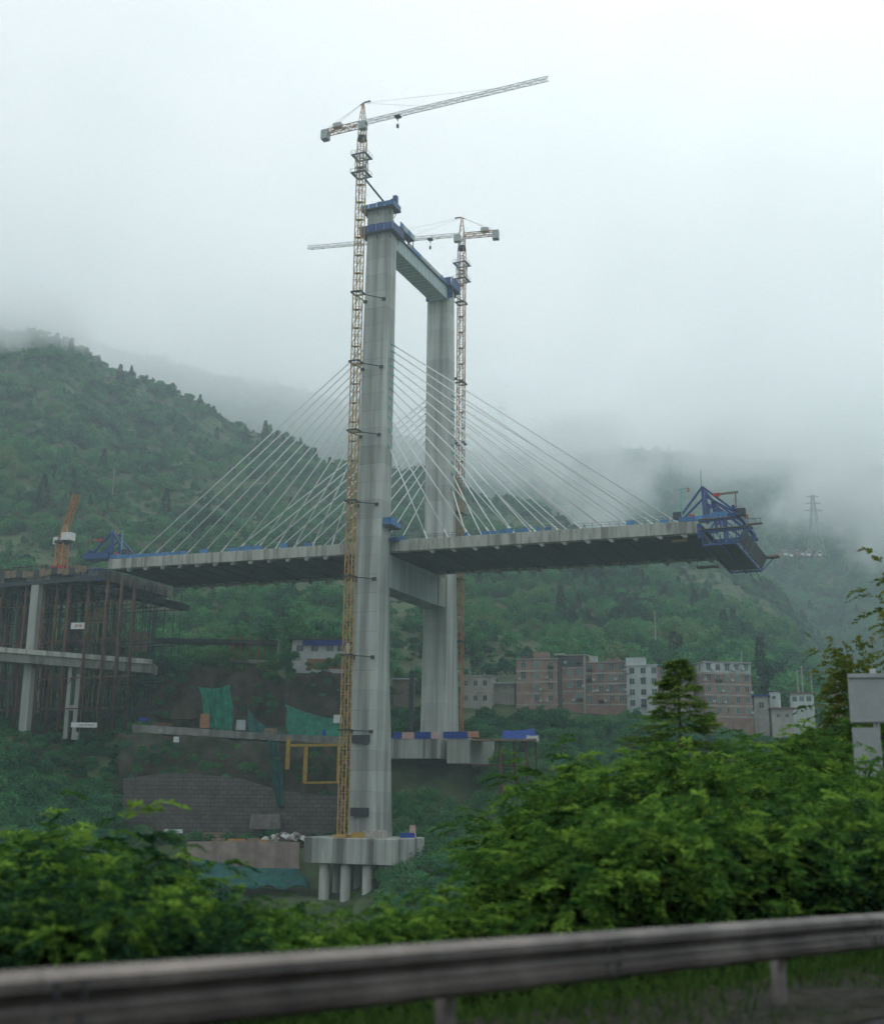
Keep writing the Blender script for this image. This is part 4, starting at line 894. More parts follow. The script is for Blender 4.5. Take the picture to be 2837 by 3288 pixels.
sheet('tarpaulin', 'white flap at the right end of the blue tarpaulin', 'tarp', [(1690, 2361, -2.4), (1728, 2362, -2.4), (1730, 2384, -2.6), (1688, 2375, -2.6)], 302, WHITE, 0.12)
small('orange_pile', 'orange heap of boards behind the blue banner right of the far leg', 'boards', 1505, 2368, 308, 5.0, 1.6, 1.5, mat('orange_board2', (0.42, 0.22, 0.14), 0.9, 0.3, 0.8), 0.2)

# ------------------------------------------------------------------ buildings
def building(name, label, xl, xr, rt, rb, D0, D1, depth, wm, floors, xf, win=(1.35, 1.6), band=None, glass=(GLASS,), rofs=None, over=0.25, roofm=None, skip=(), base=9.0, top_m=None, cat='building', side_cols=0, frm=FRAMEM):
    P0, P1 = at(xl, rb, D0), at(xr, rb, D1); z0 = min(P0[2], P1[2]); H = at((xl + xr) / 2, rt, (D0 + D1) / 2)[2] - z0
    d = P1 - P0; Wd = math.hypot(d[0], d[1]); rz = math.atan2(d[1], d[0])
    t = thing(name, label, cat, (P0[0], P0[1], z0), rz); sh = H / floors
    if top_m is None: MB().box(0, Wd, 0, depth, -base, H).build('wall', wm, t)
    else:
        MB().box(0, Wd, 0, depth, -base, H - sh).build('wall', wm, t); MB().box(0.05, Wd - 0.05, 0.05, depth, H - sh + 0.01, H).build('top_storey', top_m, t)
    if band is not None:
        for k in range(floors): MB().box(-0.06, Wd + 0.06, -0.06, depth * 0.98, k * sh - 0.28, k * sh + 0.22).build('floor_band', band, t)
    rf = MB().box(-over, Wd + over, -over, depth + over, H + 0.003, H + 0.3).build('roof', roofm or GREYB, t)
    fm = MB(); w, h = win
    fm.box(-w / 2 - .09, w / 2 + .09, -0.05, 0.06, -h / 2 - .09, -h / 2); fm.box(-w / 2 - .09, w / 2 + .09, -0.05, 0.06, h / 2, h / 2 + .09)
    fm.box(-w / 2 - .09, -w / 2, -0.05, 0.06, -h / 2, h / 2); fm.box(w / 2, w / 2 + .09, -0.05, 0.06, -h / 2, h / 2); fm.box(-0.035, 0.035, -0.04, 0.05, -h / 2, h / 2)
    fmesh = fm.mesh('window'); fmesh.materials.append(frm); gl = {}
    n = 0
    for f_ in range(floors):
        for j, x in enumerate(xf):
            if (f_, j) in skip: continue
            g_ = glass[(n * 7 + f_ * 3) % len(glass)]; n += 1
            o = link('window', fmesh, None, t, (x * Wd, -0.04, f_ * sh + sh * 0.55))
            if g_.name not in gl:
                gl[g_.name] = MB().box(-w / 2, w / 2, -0.012, 0.03, -h / 2, h / 2).mesh('pane'); gl[g_.name].materials.append(g_)
            link('pane', gl[g_.name], None, o)
    if floors > 2:
        for f_ in range(floors):
            for x in xf:
                if rnd.random() < 0.42: MB().cbox((x * Wd + rnd.choice((-1.15, 1.15)), -0.3, f_ * sh + sh * rnd.uniform(0.25, 0.45)), 0.85, 0.5, 0.65).build('air_conditioner', CWT, t)
                if rnd.random() < 0.22: MB().cbox((x * Wd, -0.45, f_ * sh + sh * 0.86), 1.7, 0.9, 0.08).build('window_canopy', rnd.choice((ROOFD, LBLUE, CWT)), t)
                if rnd.random() < 0.16: MB().cbox((x * Wd, -0.42, f_ * sh + sh * 0.30), 1.6, 0.8, 0.75).build('window_cage', DARKS, t)
    for c in range(side_cols):
        for f_ in range(floors):
            o = link('window', fmesh, None, t, (-0.04, depth * (c + 0.5) / side_cols, f_ * sh + sh * 0.55)); o.rotation_euler = (0, 0, -math.pi / 2)
            gk = list(gl)[0]; link('pane', gl[gk], None, o)
    return t, Wd, H, rf
gm3 = (GLASS, GLASSG, GLASS, GLASSD)
tA, wA, hA, rA = building('apartment_block', 'left-end brick block of the row with crumbling pale lower wall', 1657, 1790, 2118, 2262, 352, 349, 10, BRICK2, 4, (0.18, 0.5, 0.84), band=BAND, glass=gm3, roofm=GREYB, skip=((0, 0), (1, 0)))
MB().box(1.0, 4.6, 1, 4, hA + 0.3, hA + 1.4).build('roof_shed', ROOFD, rA); MB().box(5, 9.5, 0.3, 3, hA + .3, hA + 2.2).build('roof_wall', BRICK2, rA)
tB, wB, hB, rB = building('apartment_block', 'tall brick block with dark open top floor under a thin flat roof', 1792, 1880, 2106, 2258, 350, 348, 11, BRICK, 4, (0.42, 0.78), band=BAND, glass=(GLASSG, GLASSG, GLASS), skip=((3, 0), (3, 1), (0, 0)), roofm=BAND, over=0.7)
MB().box(0.25, wB - 0.5, -0.08, -0.02, hB * 0.76, hB * 0.97).build('loggia_shade_sheet', GLASSD, tB); MB().box(wB - 0.45, wB + 0.1, -0.5, 0.1, -6, hB).build('corner_column', BAND, tB)  # flat near-black sheet on the wall stands for the shade inside the loggia
MB().box(0.02, 1.15, -0.3, 0.02, -6, hB - 0.2).build('gap_shadow_box', GLASSD, tB); MB().box(-0.9, 2.2, -1.2, 1.4, hB + 0.31, hB + 0.55).build('roof_sheet', WHITE, rB)  # near-black box at the left corner stands for the shadow in the gap
tC, wC, hC, rC = building('apartment_block', 'plain red brick block between open-top block and white-tiled block', 1881, 2012, 2128, 2262, 348, 345, 10, BRICK, 4, (0.1, 0.38, 0.64, 0.88), band=BAND, glass=gm3, skip=((0, 1),))
MB().box(1.0, 3.2, 1, 3, hC + .3, hC + 2.0).build('water_tank', CWT, rC); MB().box(6, 9.8, 1, 3, hC + .3, hC + 1.3).build('roof_garden_wall', BRICK, rC)
tD, wD_, hD, rD = building('apartment_block', 'narrow white-tiled block with a pale box on its roof', 2013, 2112, 2138, 2276, 344, 342, 11, WTILE, 4, (0.18, 0.55, 0.9), glass=(GLASSD, GLASSD, GLASS), roofm=WTILE)
MB().box(-0.1, 5.4, 0.2, 4.5, hD + .3, hD + 2.4).build('stair_house', WTILE, rD)
tE, wE, hE, rE = building('apartment_block', 'brown brick block half hidden behind the feathery tree', 2113, 2228, 2140, 2300, 343, 341, 10, BRICK2, 4, (0.15, 0.5, 0.85), band=BAND, glass=gm3, roofm=ROOFD)
MB().box(2.0, 9.6, -0.4, 5, hE + 1.2, hE + 1.4).build('awning', ROOFB, rE); 
for x in (2.2, 5.8, 9.4): MB().bar((x, -0.2, hE + .3), (x, -0.2, hE + 1.2), 0.15).build('awning_post', DARKS, rE)
tF, wF, hF, rF = building('apartment_block', 'right-end brick block with pale floor bands and white top storey', 2264, 2417, 2128, 2300, 336, 338, 12, BRICK, 5, (0.1, 0.3, 0.5, 0.7, 0.9), win=(1.15, 1.6), band=BAND, glass=(GLASSG, GLASS, GLASS, GLASSG, GLASSD), roofm=GREYB, top_m=WTILE, side_cols=2)
MB().bar((wF * 0.52, -0.12, -4), (wF * 0.52, -0.12, hF * 0.82), 0.14).build('drain_pipe', BAND, tF)
tJ, wJ, hJ, rJ = building('small_block', 'unpainted grey two-storey block right of the farther tower leg', 1478, 1574, 2172, 2268, 352, 350, 9, GREYB, 2, (0.18, 0.5, 0.82), win=(1.1, 1.5), glass=(GLASSD,), band=BAND, roofm=GREYB)
MB().tube((2.2, 2, hJ + 0.3), (2.2, 2, hJ + 4.0), 0.08, n=6).build('roof_pole', CWT, rJ)
for k in range(6): MB().bar((k * 1.3 + .4, 0.3, hJ + .3), (k * 1.3 + .4, 0.3, hJ + rnd.uniform(.7, 1.3)), 0.16).build('starter_bar', GREYB, rJ)
building('shed', 'low shed with lilac sheet roof beside the grey two-storey block', 1584, 1652, 2196, 2222, 356, 355, 5, GREYB, 1, (0.5,), win=(1.0, 1.0), glass=(GLASSD,), roofm=mat('lilac_roof', (0.40, 0.38, 0.46), 0.6, 0.15, 1.0), over=0.8, cat='shed')
building('shed', 'shed with blue tarp roof at the foot of the right-end block', 2422, 2468, 2236, 2300, 338, 337, 5, GREYB, 1, (0.5,), glass=(GLASSD,), roofm=TARP, over=0.6, cat='shed')
building('shed', 'shed with a bright white front panel next to the blue tarp roof', 2470, 2500, 2222, 2262, 340, 339, 4, WTILE, 1, (0.5,), win=(0.8, .8), glass=(GLASSD,), roofm=ROOFD, over=0.3, cat='shed')
building('shed', 'long low tan shed below the white house at right', 2478, 2548, 2276, 2325, 334, 333, 6, GREYB, 1, (0.3, 0.7), win=(0.9, .9), glass=(GLASSD,), roofm=ROOFB, over=0.7, cat='shed')
building('house', 'white house with brown roof and three windows at the row end', 2536, 2612, 2228, 2264, 345, 343, 6, WTILE, 1, (0.2, 0.5, 0.8), win=(1.2, 1.3), glass=(GLASS, GLASSG), roofm=ROOFB, over=0.5, cat='house')
building('house', 'small pinkish house just left of the grey sign', 2672, 2700, 2228, 2262, 347, 346, 5, BRICK2, 1, (0.5,), win=(0.9, 1.0), glass=(GLASSD,), roofm=ROOFB, over=0.4, cat='house')
tH, wH, hH, rH = building('site_office', 'white house with blue roof banner left of the tower', 936, 1110, 2056, 2112, 346, 345, 8, WHITE, 1, (0.15, 0.42, 0.7, 0.9), win=(1.9, 1.7), glass=(GLASS, GLASSD), roofm=ROOFD, over=0.9, base=5, cat='house')
MB().box(3.2, wH, -0.62, -0.52, hH - 1.6, hH + 0.2).build('roof_banner', TARP, tH); MB().box(4.5, wH, -0.1, 0.1, -3.2, -0.3).build('orange_boards', mat('orange_board3', (0.30, 0.15, 0.09), 0.9, 0.3, 0.8), tH)
MB().box(-0.5, wH + 1, -1.5, 3, -5.8, -4.6).build('terrace_slab', ROOFD, tH)
# open red-posted shelter on a pinkish slab
sp = at(745, 2120, 338); t = thing('open_shelter', 'dark-roofed open shelter on red posts left of the white house', 'shelter', tuple(sp))
def sl2(px, row, D=338): return tuple(at(px, row, D) - sp)
MB().bar(sl2(738, 2118), sl2(916, 2134), 3.0, 1.0).build('floor_slab', mat('pink_slab', (0.38, 0.32, 0.30), 0.9, 0.2, 0.6), t)
for px in (748, 772, 802, 830): MB().bar(sl2(px, 2044), sl2(px, 2116), 0.32).build('post', REDP, t)
MB().bar(sl2(500, 2058, 340), sl2(895, 2066, 340), 5.0, 1.1).build('roof', ROOFD, t)
MB().bar(sl2(892, 2060, 339), sl2(893, 2132, 339), 0.5).build('end_post', GREYB, t)
# shacks under the bridge between the legs
building('shack', 'grey shack with pale sheet roof seen between the tower legs', 1262, 1330, 2182, 2260, 352, 352, 6, mat('mud_wall', (0.17, 0.145, 0.12), 0.95, 0.3, 0.5), 1, (0.7,), win=(1.2, 1.4), glass=(GLASSD,), roofm=CWT, over=0.6, cat='shack')
small('site_pole', 'dark steel column standing between the tower legs', 'column', 1318, 2370, 330, 1.3, 1.3, 18, DARKS)

# ------------------------------------------------------------------ utility poles and pylons
def pole(label, px, rt, rb, D, arms=1):
    p = at(px, rb, D); h = at(px, rt, D)[2] - p[2]; t = thing('utility_pole', label, 'pole', tuple(p - np.array([0, 0, 3])))
    MB().tube((0, 0, 0), (0, 0, h + 3), 0.24, 0.15, 8).build('shaft', PIERM, t)
    for k in range(arms): MB().bar((-0.9, 0, h + 2.6 - k), (0.9, 0, h + 2.6 - k), 0.14).build('crossarm', GREYC, t)
pole('lone pole on the slope above the red brick row', 2103, 1960, 2030, 430)
pole('leftmost of three poles above the white house at right', 2562, 2152, 2226, 352, 1)
pole('tallest, middle one of three poles above the white house', 2577, 2138, 2226, 353, 2)
pole('rightmost of three poles above the white house', 2606, 2150, 2222, 356, 1)
pole('pole rising behind the right-end brick block', 2382, 2090, 2150, 352, 1)
pole('pale pole on the left hillside behind the stay cables', 362, 1502, 1570, 620, 1)
def pylon(label, px, rt, rb, D):
    p = at(px, rb, D); h = at(px, rt, D)[2] - p[2]; t = thing('transmission_tower', label, 'pylon', tuple(p)); q = MB(); PM = CWT
    def w_(s): return (1 - s) ** 1.3 * h * 0.10 + 0.9
    lv = [0, .14, .27, .39, .5, .6, .7, .8, .9, 1.0]
    for a, b_ in zip(lv[:-1], lv[1:]):
        c0 = [(x * w_(a), y * w_(a), a * h) for x, y in ((-1, -1), (1, -1), (1, 1), (-1, 1))]; c1_ = [(x * w_(b_), y * w_(b_), b_ * h) for x, y in ((-1, -1), (1, -1), (1, 1), (-1, 1))]
        for k in range(4):
            q.bar(c0[k], c1_[k], 0.30); q.bar(c0[k], c1_[(k + 1) % 4], 0.15); q.bar(c0[(k + 1) % 4], c1_[k], 0.15); q.bar(c1_[k], c1_[(k + 1) % 4], 0.15)
    q.build('lattice_body', PM, t)
    for s, wdt in ((0.74, 7.5), (0.86, 6.2), (0.97, 5.0)):
        MB().bar((-wdt, 0, s * h + 0.6), (wdt, 0, s * h + 0.6), 0.4).bar((-wdt, 0, s * h + .6), (0, 0, s * h + 2.4), 0.25).bar((wdt, 0, s * h + .6), (0, 0, s * h + 2.4), 0.25).build('crossarm', PM, t)
pylon('pale transmission tower in the mist beyond the right deck end', 2620, 1592, 1788, 940)
pylon('faint transmission tower on the misty ridge right of the farther crane', 1611, 1290, 1450, 1500)
for k in range(8):
    px = 2497 + k * 18.5; row = 1776 + rnd.uniform(-2, 3)
    building('village_house', 'tiny pale house, %s from the left in the distant row on the misty slope' % ['first', 'second', 'third', 'fourth', 'fifth', 'sixth', 'seventh', 'eighth'][k], px, px + rnd.uniform(9, 14), row - rnd.uniform(5, 9), row + 2, 930, 930, 8, WHITE if k % 3 else BRICK2, 1, (0.3, 0.7), win=(1.2, 1.3), glass=(GLASSD,), roofm=WTILE if k % 2 else ROOFB, over=0.3, base=1.5, cat='house')
for o in list(col.objects):
    if o.name.startswith('village_house'): o['group'] = 'white houses in the distant row'

# ------------------------------------------------------------------ foliage
def leaves(base, dirs, length, width, rng, fold=0.35):
    n = len(base); dirs = dirs / np.linalg.norm(dirs, axis=1, keepdims=True)
    r = rng.normal(size=(n, 3)); side = np.cross(dirs, r); side /= np.linalg.norm(side, axis=1, keepdims=True); nor = np.cross(side, dirs)
    L = np.asarray(length).reshape(-1, 1) * np.ones((n, 1)); Wd = np.asarray(width).reshape(-1, 1) * np.ones((n, 1))
    mid = base + dirs * L * 0.45 + nor * L * 0.08
    tip = base + dirs * L - np.array([0, 0, 1]) * L * 0.12
    V = np.stack([base, mid + side * Wd * 0.5, tip, mid - side * Wd * 0.5], 1).reshape(-1, 3)
    F = np.arange(4 * n).reshape(-1, 4); return V, F
def tree_proto(seed, rx, h, lumps, nl, size):                         # distant broadleaf: lumpy crown of small leaf sprays plus trunk height
    rng = np.random.default_rng(seed); C = []
    for k in range(lumps):
        a = rng.uniform(0, 2 * math.pi); r_ = rx * 0.62 * math.sqrt(rng.uniform(0, 1)); C.append((r_ * math.cos(a), r_ * math.sin(a), h * rng.uniform(0.42, 0.86) - r_ * 0.15, rx * rng.uniform(0.3, 0.52)))
    C = np.array(C); k = rng.integers(0, lumps, nl); d = rng.normal(size=(nl, 3)); d /= np.linalg.norm(d, axis=1, keepdims=True); d[:, 2] = np.where(d[:, 2] < -0.5, -d[:, 2], d[:, 2])
    P = C[k, :3] + d * (C[k, 3] * rng.uniform(0.72, 1.05, nl))[:, None]
    dr = d * 0.7 + rng.normal(size=(nl, 3)) * 0.7
    V, F = leaves(P, dr, rng.uniform(0.7, 1.3, nl) * size, rng.uniform(0.5, 0.9, nl) * size, rng)
    t = np.clip(0.3 + rng.normal(size=nl) * 0.18 + rng.uniform(-.2, .2, lumps)[k], 0, 1)
    return V, F, np.repeat(t, 4)
def cyp_proto(seed, rx, h, nl, size):
    rng = np.random.default_rng(seed); z = h * (0.08 + 0.92 * rng.uniform(0, 1, nl) ** 1.15); s = np.interp(z / h, [0.05, 0.2, 0.6, 1], [0.6, 1, 0.7, 0.05]) * rx
    a = rng.uniform(0, 2 * math.pi, nl); lob = 1 + 0.25 * np.sin(a * 3 + z * 1.3); r_ = s * lob * np.sqrt(rng.uniform(0.3, 1, nl))
    P = np.stack([r_ * np.cos(a), r_ * np.sin(a), z], 1); dr = np.stack([np.cos(a), np.sin(a), 0.9 + 0 * a], 1) + rng.normal(size=(nl, 3)) * 0.4
    V, F = leaves(P, dr, size * rng.uniform(.7, 1.3, nl), size * .5, rng); return V, F, np.repeat(np.clip(rng.normal(size=nl) * .25 + .45, 0, 1), 4)
protos = bpy.data.collections.new('tree_kinds')
def add_proto(name, V, F, t, m_):
    me = np_mesh(name, V, F, t); me.materials.append(m_); o = bpy.data.objects.new(name, me); protos.objects.link(o); return o
add_proto('kind_a', *tree_proto(1, 3.4, 7.0, 9, 620, 0.75), LF_FOREST)
add_proto('kind_b', *tree_proto(2, 2.7, 8.2, 8, 560, 0.70), LF_FOREST)
add_proto('kind_c', *tree_proto(3, 3.9, 5.6, 11, 680, 0.75), LF_FOREST)
add_proto('kind_d', *cyp_proto(4, 1.5, 9.5, 420, 0.8), LF_CYP)
add_proto('kind_e', *tree_proto(5, 2.2, 2.8, 6, 360, 0.55), LF_FOREST)
def scatter(name, P, rot, scl, kind):
    me = bpy.data.meshes.new(name); me.vertices.add(len(P)); me.vertices.foreach_set('co', np.asarray(P, np.float32).ravel()); me.update()
    a = me.attributes.new('rot', 'FLOAT_VECTOR', 'POINT'); r3 = np.zeros((len(P), 3), np.float32); r3[:, 2] = rot; a.data.foreach_set('vector', r3.ravel())
    a = me.attributes.new('scl', 'FLOAT_VECTOR', 'POINT'); a.data.foreach_set('vector', np.asarray(scl, np.float32).ravel())
    a = me.attributes.new('kin', 'INT', 'POINT'); a.data.foreach_set('value', np.asarray(kind, np.int32))
    o = bpy.data.objects.new(name, me); col.objects.link(o)
    ng = bpy.data.node_groups.new(name, 'GeometryNodeTree'); ng.interface.new_socket('Geometry', in_out='INPUT', socket_type='NodeSocketGeometry'); ng.interface.new_socket('Geometry', in_out='OUTPUT', socket_type='NodeSocketGeometry')
    gi, go = ng.nodes.new('NodeGroupInput'), ng.nodes.new('NodeGroupOutput'); ip = ng.nodes.new('GeometryNodeInstanceOnPoints'); ci = ng.nodes.new('GeometryNodeCollectionInfo')
    ci.inputs['Collection'].default_value = protos; ci.inputs['Separate Children'].default_value = True; ci.inputs['Reset Children'].default_value = True
    def na_(nm, ty):
        n = ng.nodes.new('GeometryNodeInputNamedAttribute'); n.data_type = ty; n.inputs['Name'].default_value = nm; return n.outputs[0]
    ip.inputs['Pick Instance'].default_value = True
    ng.links.new(gi.outputs[0], ip.inputs['Points']); ng.links.new(ci.outputs[0], ip.inputs['Instance'])
    ng.links.new(na_('kin', 'INT'), ip.inputs['Instance Index']); ng.links.new(na_('rot', 'FLOAT_VECTOR'), ip.inputs['Rotation']); ng.links.new(na_('scl', 'FLOAT_VECTOR'), ip.inputs['Scale'])
    ng.links.new(ip.outputs[0], go.inputs[0]); md = o.modifiers.new('scatter', 'NODES'); md.node_group = ng; return o
rng = np.random.default_rng(42)
def col_px(x, y): return CX + x / y * FOC / math.cos(PIT)
def sample(n, D0, D1, amax=0.5):
    D = np.sqrt(rng.uniform(D0 ** 2, D1 ** 2, n)); a = rng.uniform(-amax, amax, n); return a * D, D
x, y = sample(30000, 270, 1080); px = col_px(x, y)
ex = ((y < 346) & (y > 262) & (px > 370) & (px < 1300)) | ((y > 304) & (y < 349) & (px < 480)) | ((y > 334) & (y < 366) & (px > 1455) & (px < 2720)) | ((y < 336) & (px > 1150) & (px < 1540) & (y > 280)) | ((y > 325) & (y < 362) & (px > 1230) & (px < 1360)) | ((y > 330) & (y < 362) & (px > 480) & (px < 1140))
x, y, px = x[~ex], y[~ex], px[~ex]; z = hgt(x, y); n = len(x)
gap = fbm(x / 48, y / 48, 4, 57) + 0.35 * fbm(x / 14, z / 9, 2, 63); thin = (gap > 0.09) & (rng.uniform(size=n) < 0.8) & (y > 370); kd = rng.choice(5, n, p=(0.37, 0.255, 0.255, 0.006, 0.114)); kd = np.where(thin, 4, kd); dk = fbm(x / 70, y / 70, 3, 31) > 0.16; kd = np.where(dk & (rng.uniform(size=n) < 0.10), 3, kd)
s = np.where(thin, 0.6, 1.0) * rng.uniform(0.5, 1.25, n) * np.interp(fbm(x / 60, y / 60, 3, 91), [-.3, 0, .3], [0.55, 1.0, 1.75]) * np.where(y < 345, 0.75, 1.0); sc3 = np.stack([s * rng.uniform(.85, 1.2, n), s * rng.uniform(.85, 1.2, n), s * rng.uniform(.8, 1.2, n)], 1)
tag(scatter('forest', np.stack([x, y, z - 0.8], 1), rng.uniform(0, 6.28, n), sc3, kd), 'dense mixed forest covering the valley side', 'forest', kind='stuff')
x, y = sample(17000, 1000, 1780, 0.55); z = farm_z(x, y); n = len(x); kd = rng.choice(5, n, p=(0.4, 0.25, 0.25, 0.05, 0.05)); s = rng.uniform(1.2, 2.3, n)
tag(scatter('far_forest', np.stack([x, y, z - 1.5], 1), rng.uniform(0, 6.28, n), np.stack([s, s, s], 1), kd), 'misty forest on the far mountain', 'forest', kind='stuff')
x, y = sample(9000, 250, 348, 0.45); px = col_px(x, y); k = ((px > 1250) & ~((y < 330) & (y > 299) & (px < 1545) & (y > 304)) & (y < np.where(px < 2250, 340.5, 334))) | ((px < 490) & (y > 290)) | ((px < 470) & (y < 312)) | ((px > 400) & (px < 1120) & (y > 306.5) & (y < 308.5) & (rng.uniform(size=9000) < .5))
x, y = x[k], y[k]; z = hgt(x, y); n = len(x); kd = rng.choice((0, 2, 4, 1), n, p=(.25, .25, .4, .1)); s = rng.uniform(.45, .85, n) * np.where((px[k] < 490) & (y > 300), 0.62, 1.0)
tag(scatter('scrub', np.stack([x, y, z - 0.4], 1), rng.uniform(0, 6.28, n), np.stack([s * 1.1, s * 1.1, s * .9], 1), kd), 'dark scrub covering the bank below the brick buildings', 'scrub', kind='stuff')
# brushwood on the near slope below the road, down to the river bed
x, y = sample(5200, 30, 285, 0.5); k = rail_sd(x, y) > 18; x, y = x[k], y[k]; z = hgt(x, y); n = len(x); kd = rng.choice((0, 2, 4, 1), n, p=(.25, .3, .35, .1)); s = rng.uniform(.4, .8, n) * np.interp(y, [40, 250], [0.6, 1.0])
px = col_px(x, y); k = ~((px > 800) & (px < 1560) & (y > 235)); x, y, z, kd, s, n = x[k], y[k], z[k], kd[k], s[k], int(k.sum())
tag(scatter('brushwood', np.stack([x, y, z - 0.4], 1), rng.uniform(0, 6.28, n), np.stack([s, s, s * .9], 1), kd), 'tangled brushwood on the slope between road and bridge', 'brushwood', kind='stuff')
xs, ys_, zs_, ss = [], [], [], []
for k in range(260):
    px_ = rng.uniform(390, 1100); which = rng.integers(0, 4)
    row_, D_ = ((rng.uniform(2400, 2520), 304.5), (rng.uniform(2170, 2330), 327.5), (rng.uniform(2120, 2180), 333.0), (rng.uniform(2690, 2720), 299.0))[which]
    if which == 1 and 620 < px_ < 760: continue
    p = at(px_, row_, D_); xs.append(p[0]); ys_.append(p[1]); zs_.append(p[2] - .6); ss.append(rng.uniform(.18, .5) * (1.3 if which == 2 else 1))
n = len(xs); tag(scatter('site_weeds', np.stack([xs, ys_, zs_], 1), rng.uniform(0, 6.28, n), np.stack([ss, ss, ss], 1), rng.choice((0, 2, 4), n)), 'weeds and brambles growing over the building site banks', 'weeds', kind='stuff')
# single dark cypresses that stand out on the ridge and the hillside
cyp = []
for i in range(3):
    V, F, t_ = cyp_proto(50 + i, 1.7, 10.5, 900, 0.7); me = np_mesh('crown', V, F, t_); me.materials.append(LF_CYP); cyp.append(me)
trk = MB().tube((0, 0, -2), (0, 0, 6), 0.28, 0.12, 6).mesh('trunk'); trk.materials.append(BARK)
def front_D(px, row, D0=420, D1=1000):                                # where the sight line through that pixel meets the hill
    for D in np.arange(D0, D1, 4.0):
        p = at(px, row, D)
        if hgt(p[0], p[1]) >= p[2]: return D
    return 900.0
spots = [(386, 1175, 1.5, 'lone pointed cypress standing clear on the left skyline'), (420, 1200, 1.0, 'short cypress just right of the lone skyline cypress'), (791, 1345, 1.3, 'cypress on the ridge end left of the near crane mast'), (850, 1400, 1.4, 'lower cypress on the ridge end below its neighbour'),
         (885, 1425, 1.1, 'small cypress among the upper left stay cables'), (1010, 1480, 1.2, 'cypress showing between the stay cables near the mast'), (640, 1300, 1.1, 'cypress in the saddle of the left ridge'), (135, 1620, 1.5, 'dark cypress on the slope above the orange crane'),
         (180, 1110, 1.3, 'cypress at the misty top of the left ridge'), (225, 1130, 1.2, 'cypress right beside the misty ridge top'), (700, 1310, 1.0, 'slim cypress midway along the left ridge'), (330, 1500, 1.2, 'cypress on the middle of the left hillside'), (1800, 1960, 1.1, 'dark cypress on the slope above the red brick row'), (2230, 1950, 1.0, 'dark cypress on the slope behind the white-topped block'), (530, 1640, 1.3, 'cypress clump leader above the left deck')]
for i, (px, row, s, lb) in enumerate(spots):
    D = front_D(px, row + 20); p = at(px, row + 20, D); p[2] = float(hgt(p[0], p[1]))
    t = thing('cypress_tree', lb, 'tree', tuple(p - np.array([0, 0, 0.5])), rnd.uniform(0, 6), 'single cypresses on the hill')
    for nm, me in (('trunk', trk), ('crown', cyp[i % 3])):
        o = link(nm, me, None, t); o.scale = (s * 1.25, s * 1.25, s * 1.2)
# roadside plants: fronds of narrow leaflets on arching stems
def frond_crown(seed, rx, h, nf, nlf, flen, ll, lw, shape='bush', droop=0.5):
    rng = np.random.default_rng(seed)
    if shape == 'cone':
        nw = 120; wz = np.sort(rng.uniform(0.08, 1, nw)) ** 0.85; wa = rng.uniform(0, 6.283, nw); wl = rng.uniform(0.6, 1.2, nw); wk = rng.integers(0, nw, nf); z = h * np.clip(wz[wk] + rng.normal(size=nf) * .012, .03, 1); a = wa[wk] + rng.normal(size=nf) * 0.7; r_ = rx * (1 - z / h) * rng.uniform(0.15, 0.8, nf)
        B0 = np.stack([r_ * np.cos(a), r_ * np.sin(a), z], 1); out = np.stack([np.cos(a), np.sin(a), 0.15 + 0 * a], 1); FL = flen * (0.16 + 0.95 * (1 - z / h)) * rng.uniform(.7, 1.2, nf) * wl[wk]
    else:
        nc = 26; C = rng.normal(size=(nc, 3)); C /= np.linalg.norm(C, axis=1, keepdims=True); C *= rng.uniform(0.35, 1, nc)[:, None] ** 0.5
        C = np.stack([C[:, 0] * rx * .8, C[:, 1] * rx * .8, h * (0.5 + 0.42 * C[:, 2])], 1); k = rng.integers(0, nc, nf)
        B0 = C[k] + rng.normal(size=(nf, 3)) * np.array([rx, rx, h * .5]) * 0.15
        out = B0 - np.array([0, 0, h * 0.42]); out /= np.linalg.norm(out, axis=1, keepdims=True); out = out + rng.normal(size=(nf, 3)) * 0.45; out[:, 2] += 0.15; FL = flen * rng.uniform(.6, 1.3, nf)
    if shape == 'bush':                                                # long shoots that break the outline
        ns = nf // 5; na = rng.uniform(0, 6.283, 16); nh = rng.uniform(0.75, 1.16, 16) * h; nr = rx * rng.uniform(0.5, 1.35, 16); sk = rng.integers(0, 16, ns); ts = rng.uniform(0.45, 1.0, ns)
        B0[:ns] = np.stack([nr[sk] * np.cos(na[sk]) * ts ** 1.3, nr[sk] * np.sin(na[sk]) * ts ** 1.3, nh[sk] * ts ** 0.8], 1); out[:ns] = np.stack([np.cos(na[sk]), np.sin(na[sk]), 0.35 + 0 * ts], 1) + rng.normal(size=(ns, 3)) * 0.4
    out /= np.linalg.norm(out, axis=1, keepdims=True)
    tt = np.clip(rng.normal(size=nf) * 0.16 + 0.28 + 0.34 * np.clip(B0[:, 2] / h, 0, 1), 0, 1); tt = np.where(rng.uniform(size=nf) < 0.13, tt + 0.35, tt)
    s = np.tile(np.linspace(0.12, 1, nlf), nf); fi = np.repeat(np.arange(nf), nlf); sgn = np.tile(np.where(np.arange(nlf) % 2, 1.0, -1.0), nf)
    side = np.cross(out, np.array([0, 0, 1.0])); side /= np.linalg.norm(side, axis=1, keepdims=True) + 1e-9
    P = B0[fi] + out[fi] * (s * FL[fi])[:, None] - np.array([0, 0, 1.0]) * (droop * FL[fi] * s ** 2)[:, None]
    dr = side[fi] * sgn[:, None] * 0.75 + out[fi] * 0.75 + rng.normal(size=(len(P), 3)) * 0.22; dr[:, 2] -= 0.25
    V, F = leaves(P, dr, ll * rng.uniform(.7, 1.25, len(P)) * (1.15 - 0.5 * s), lw * rng.uniform(.8, 1.2, len(P)), rng)
    return V, F, np.repeat(np.clip(tt[fi] + rng.normal(size=len(P)) * .07 + 0.1 * s, 0, 1), 4)
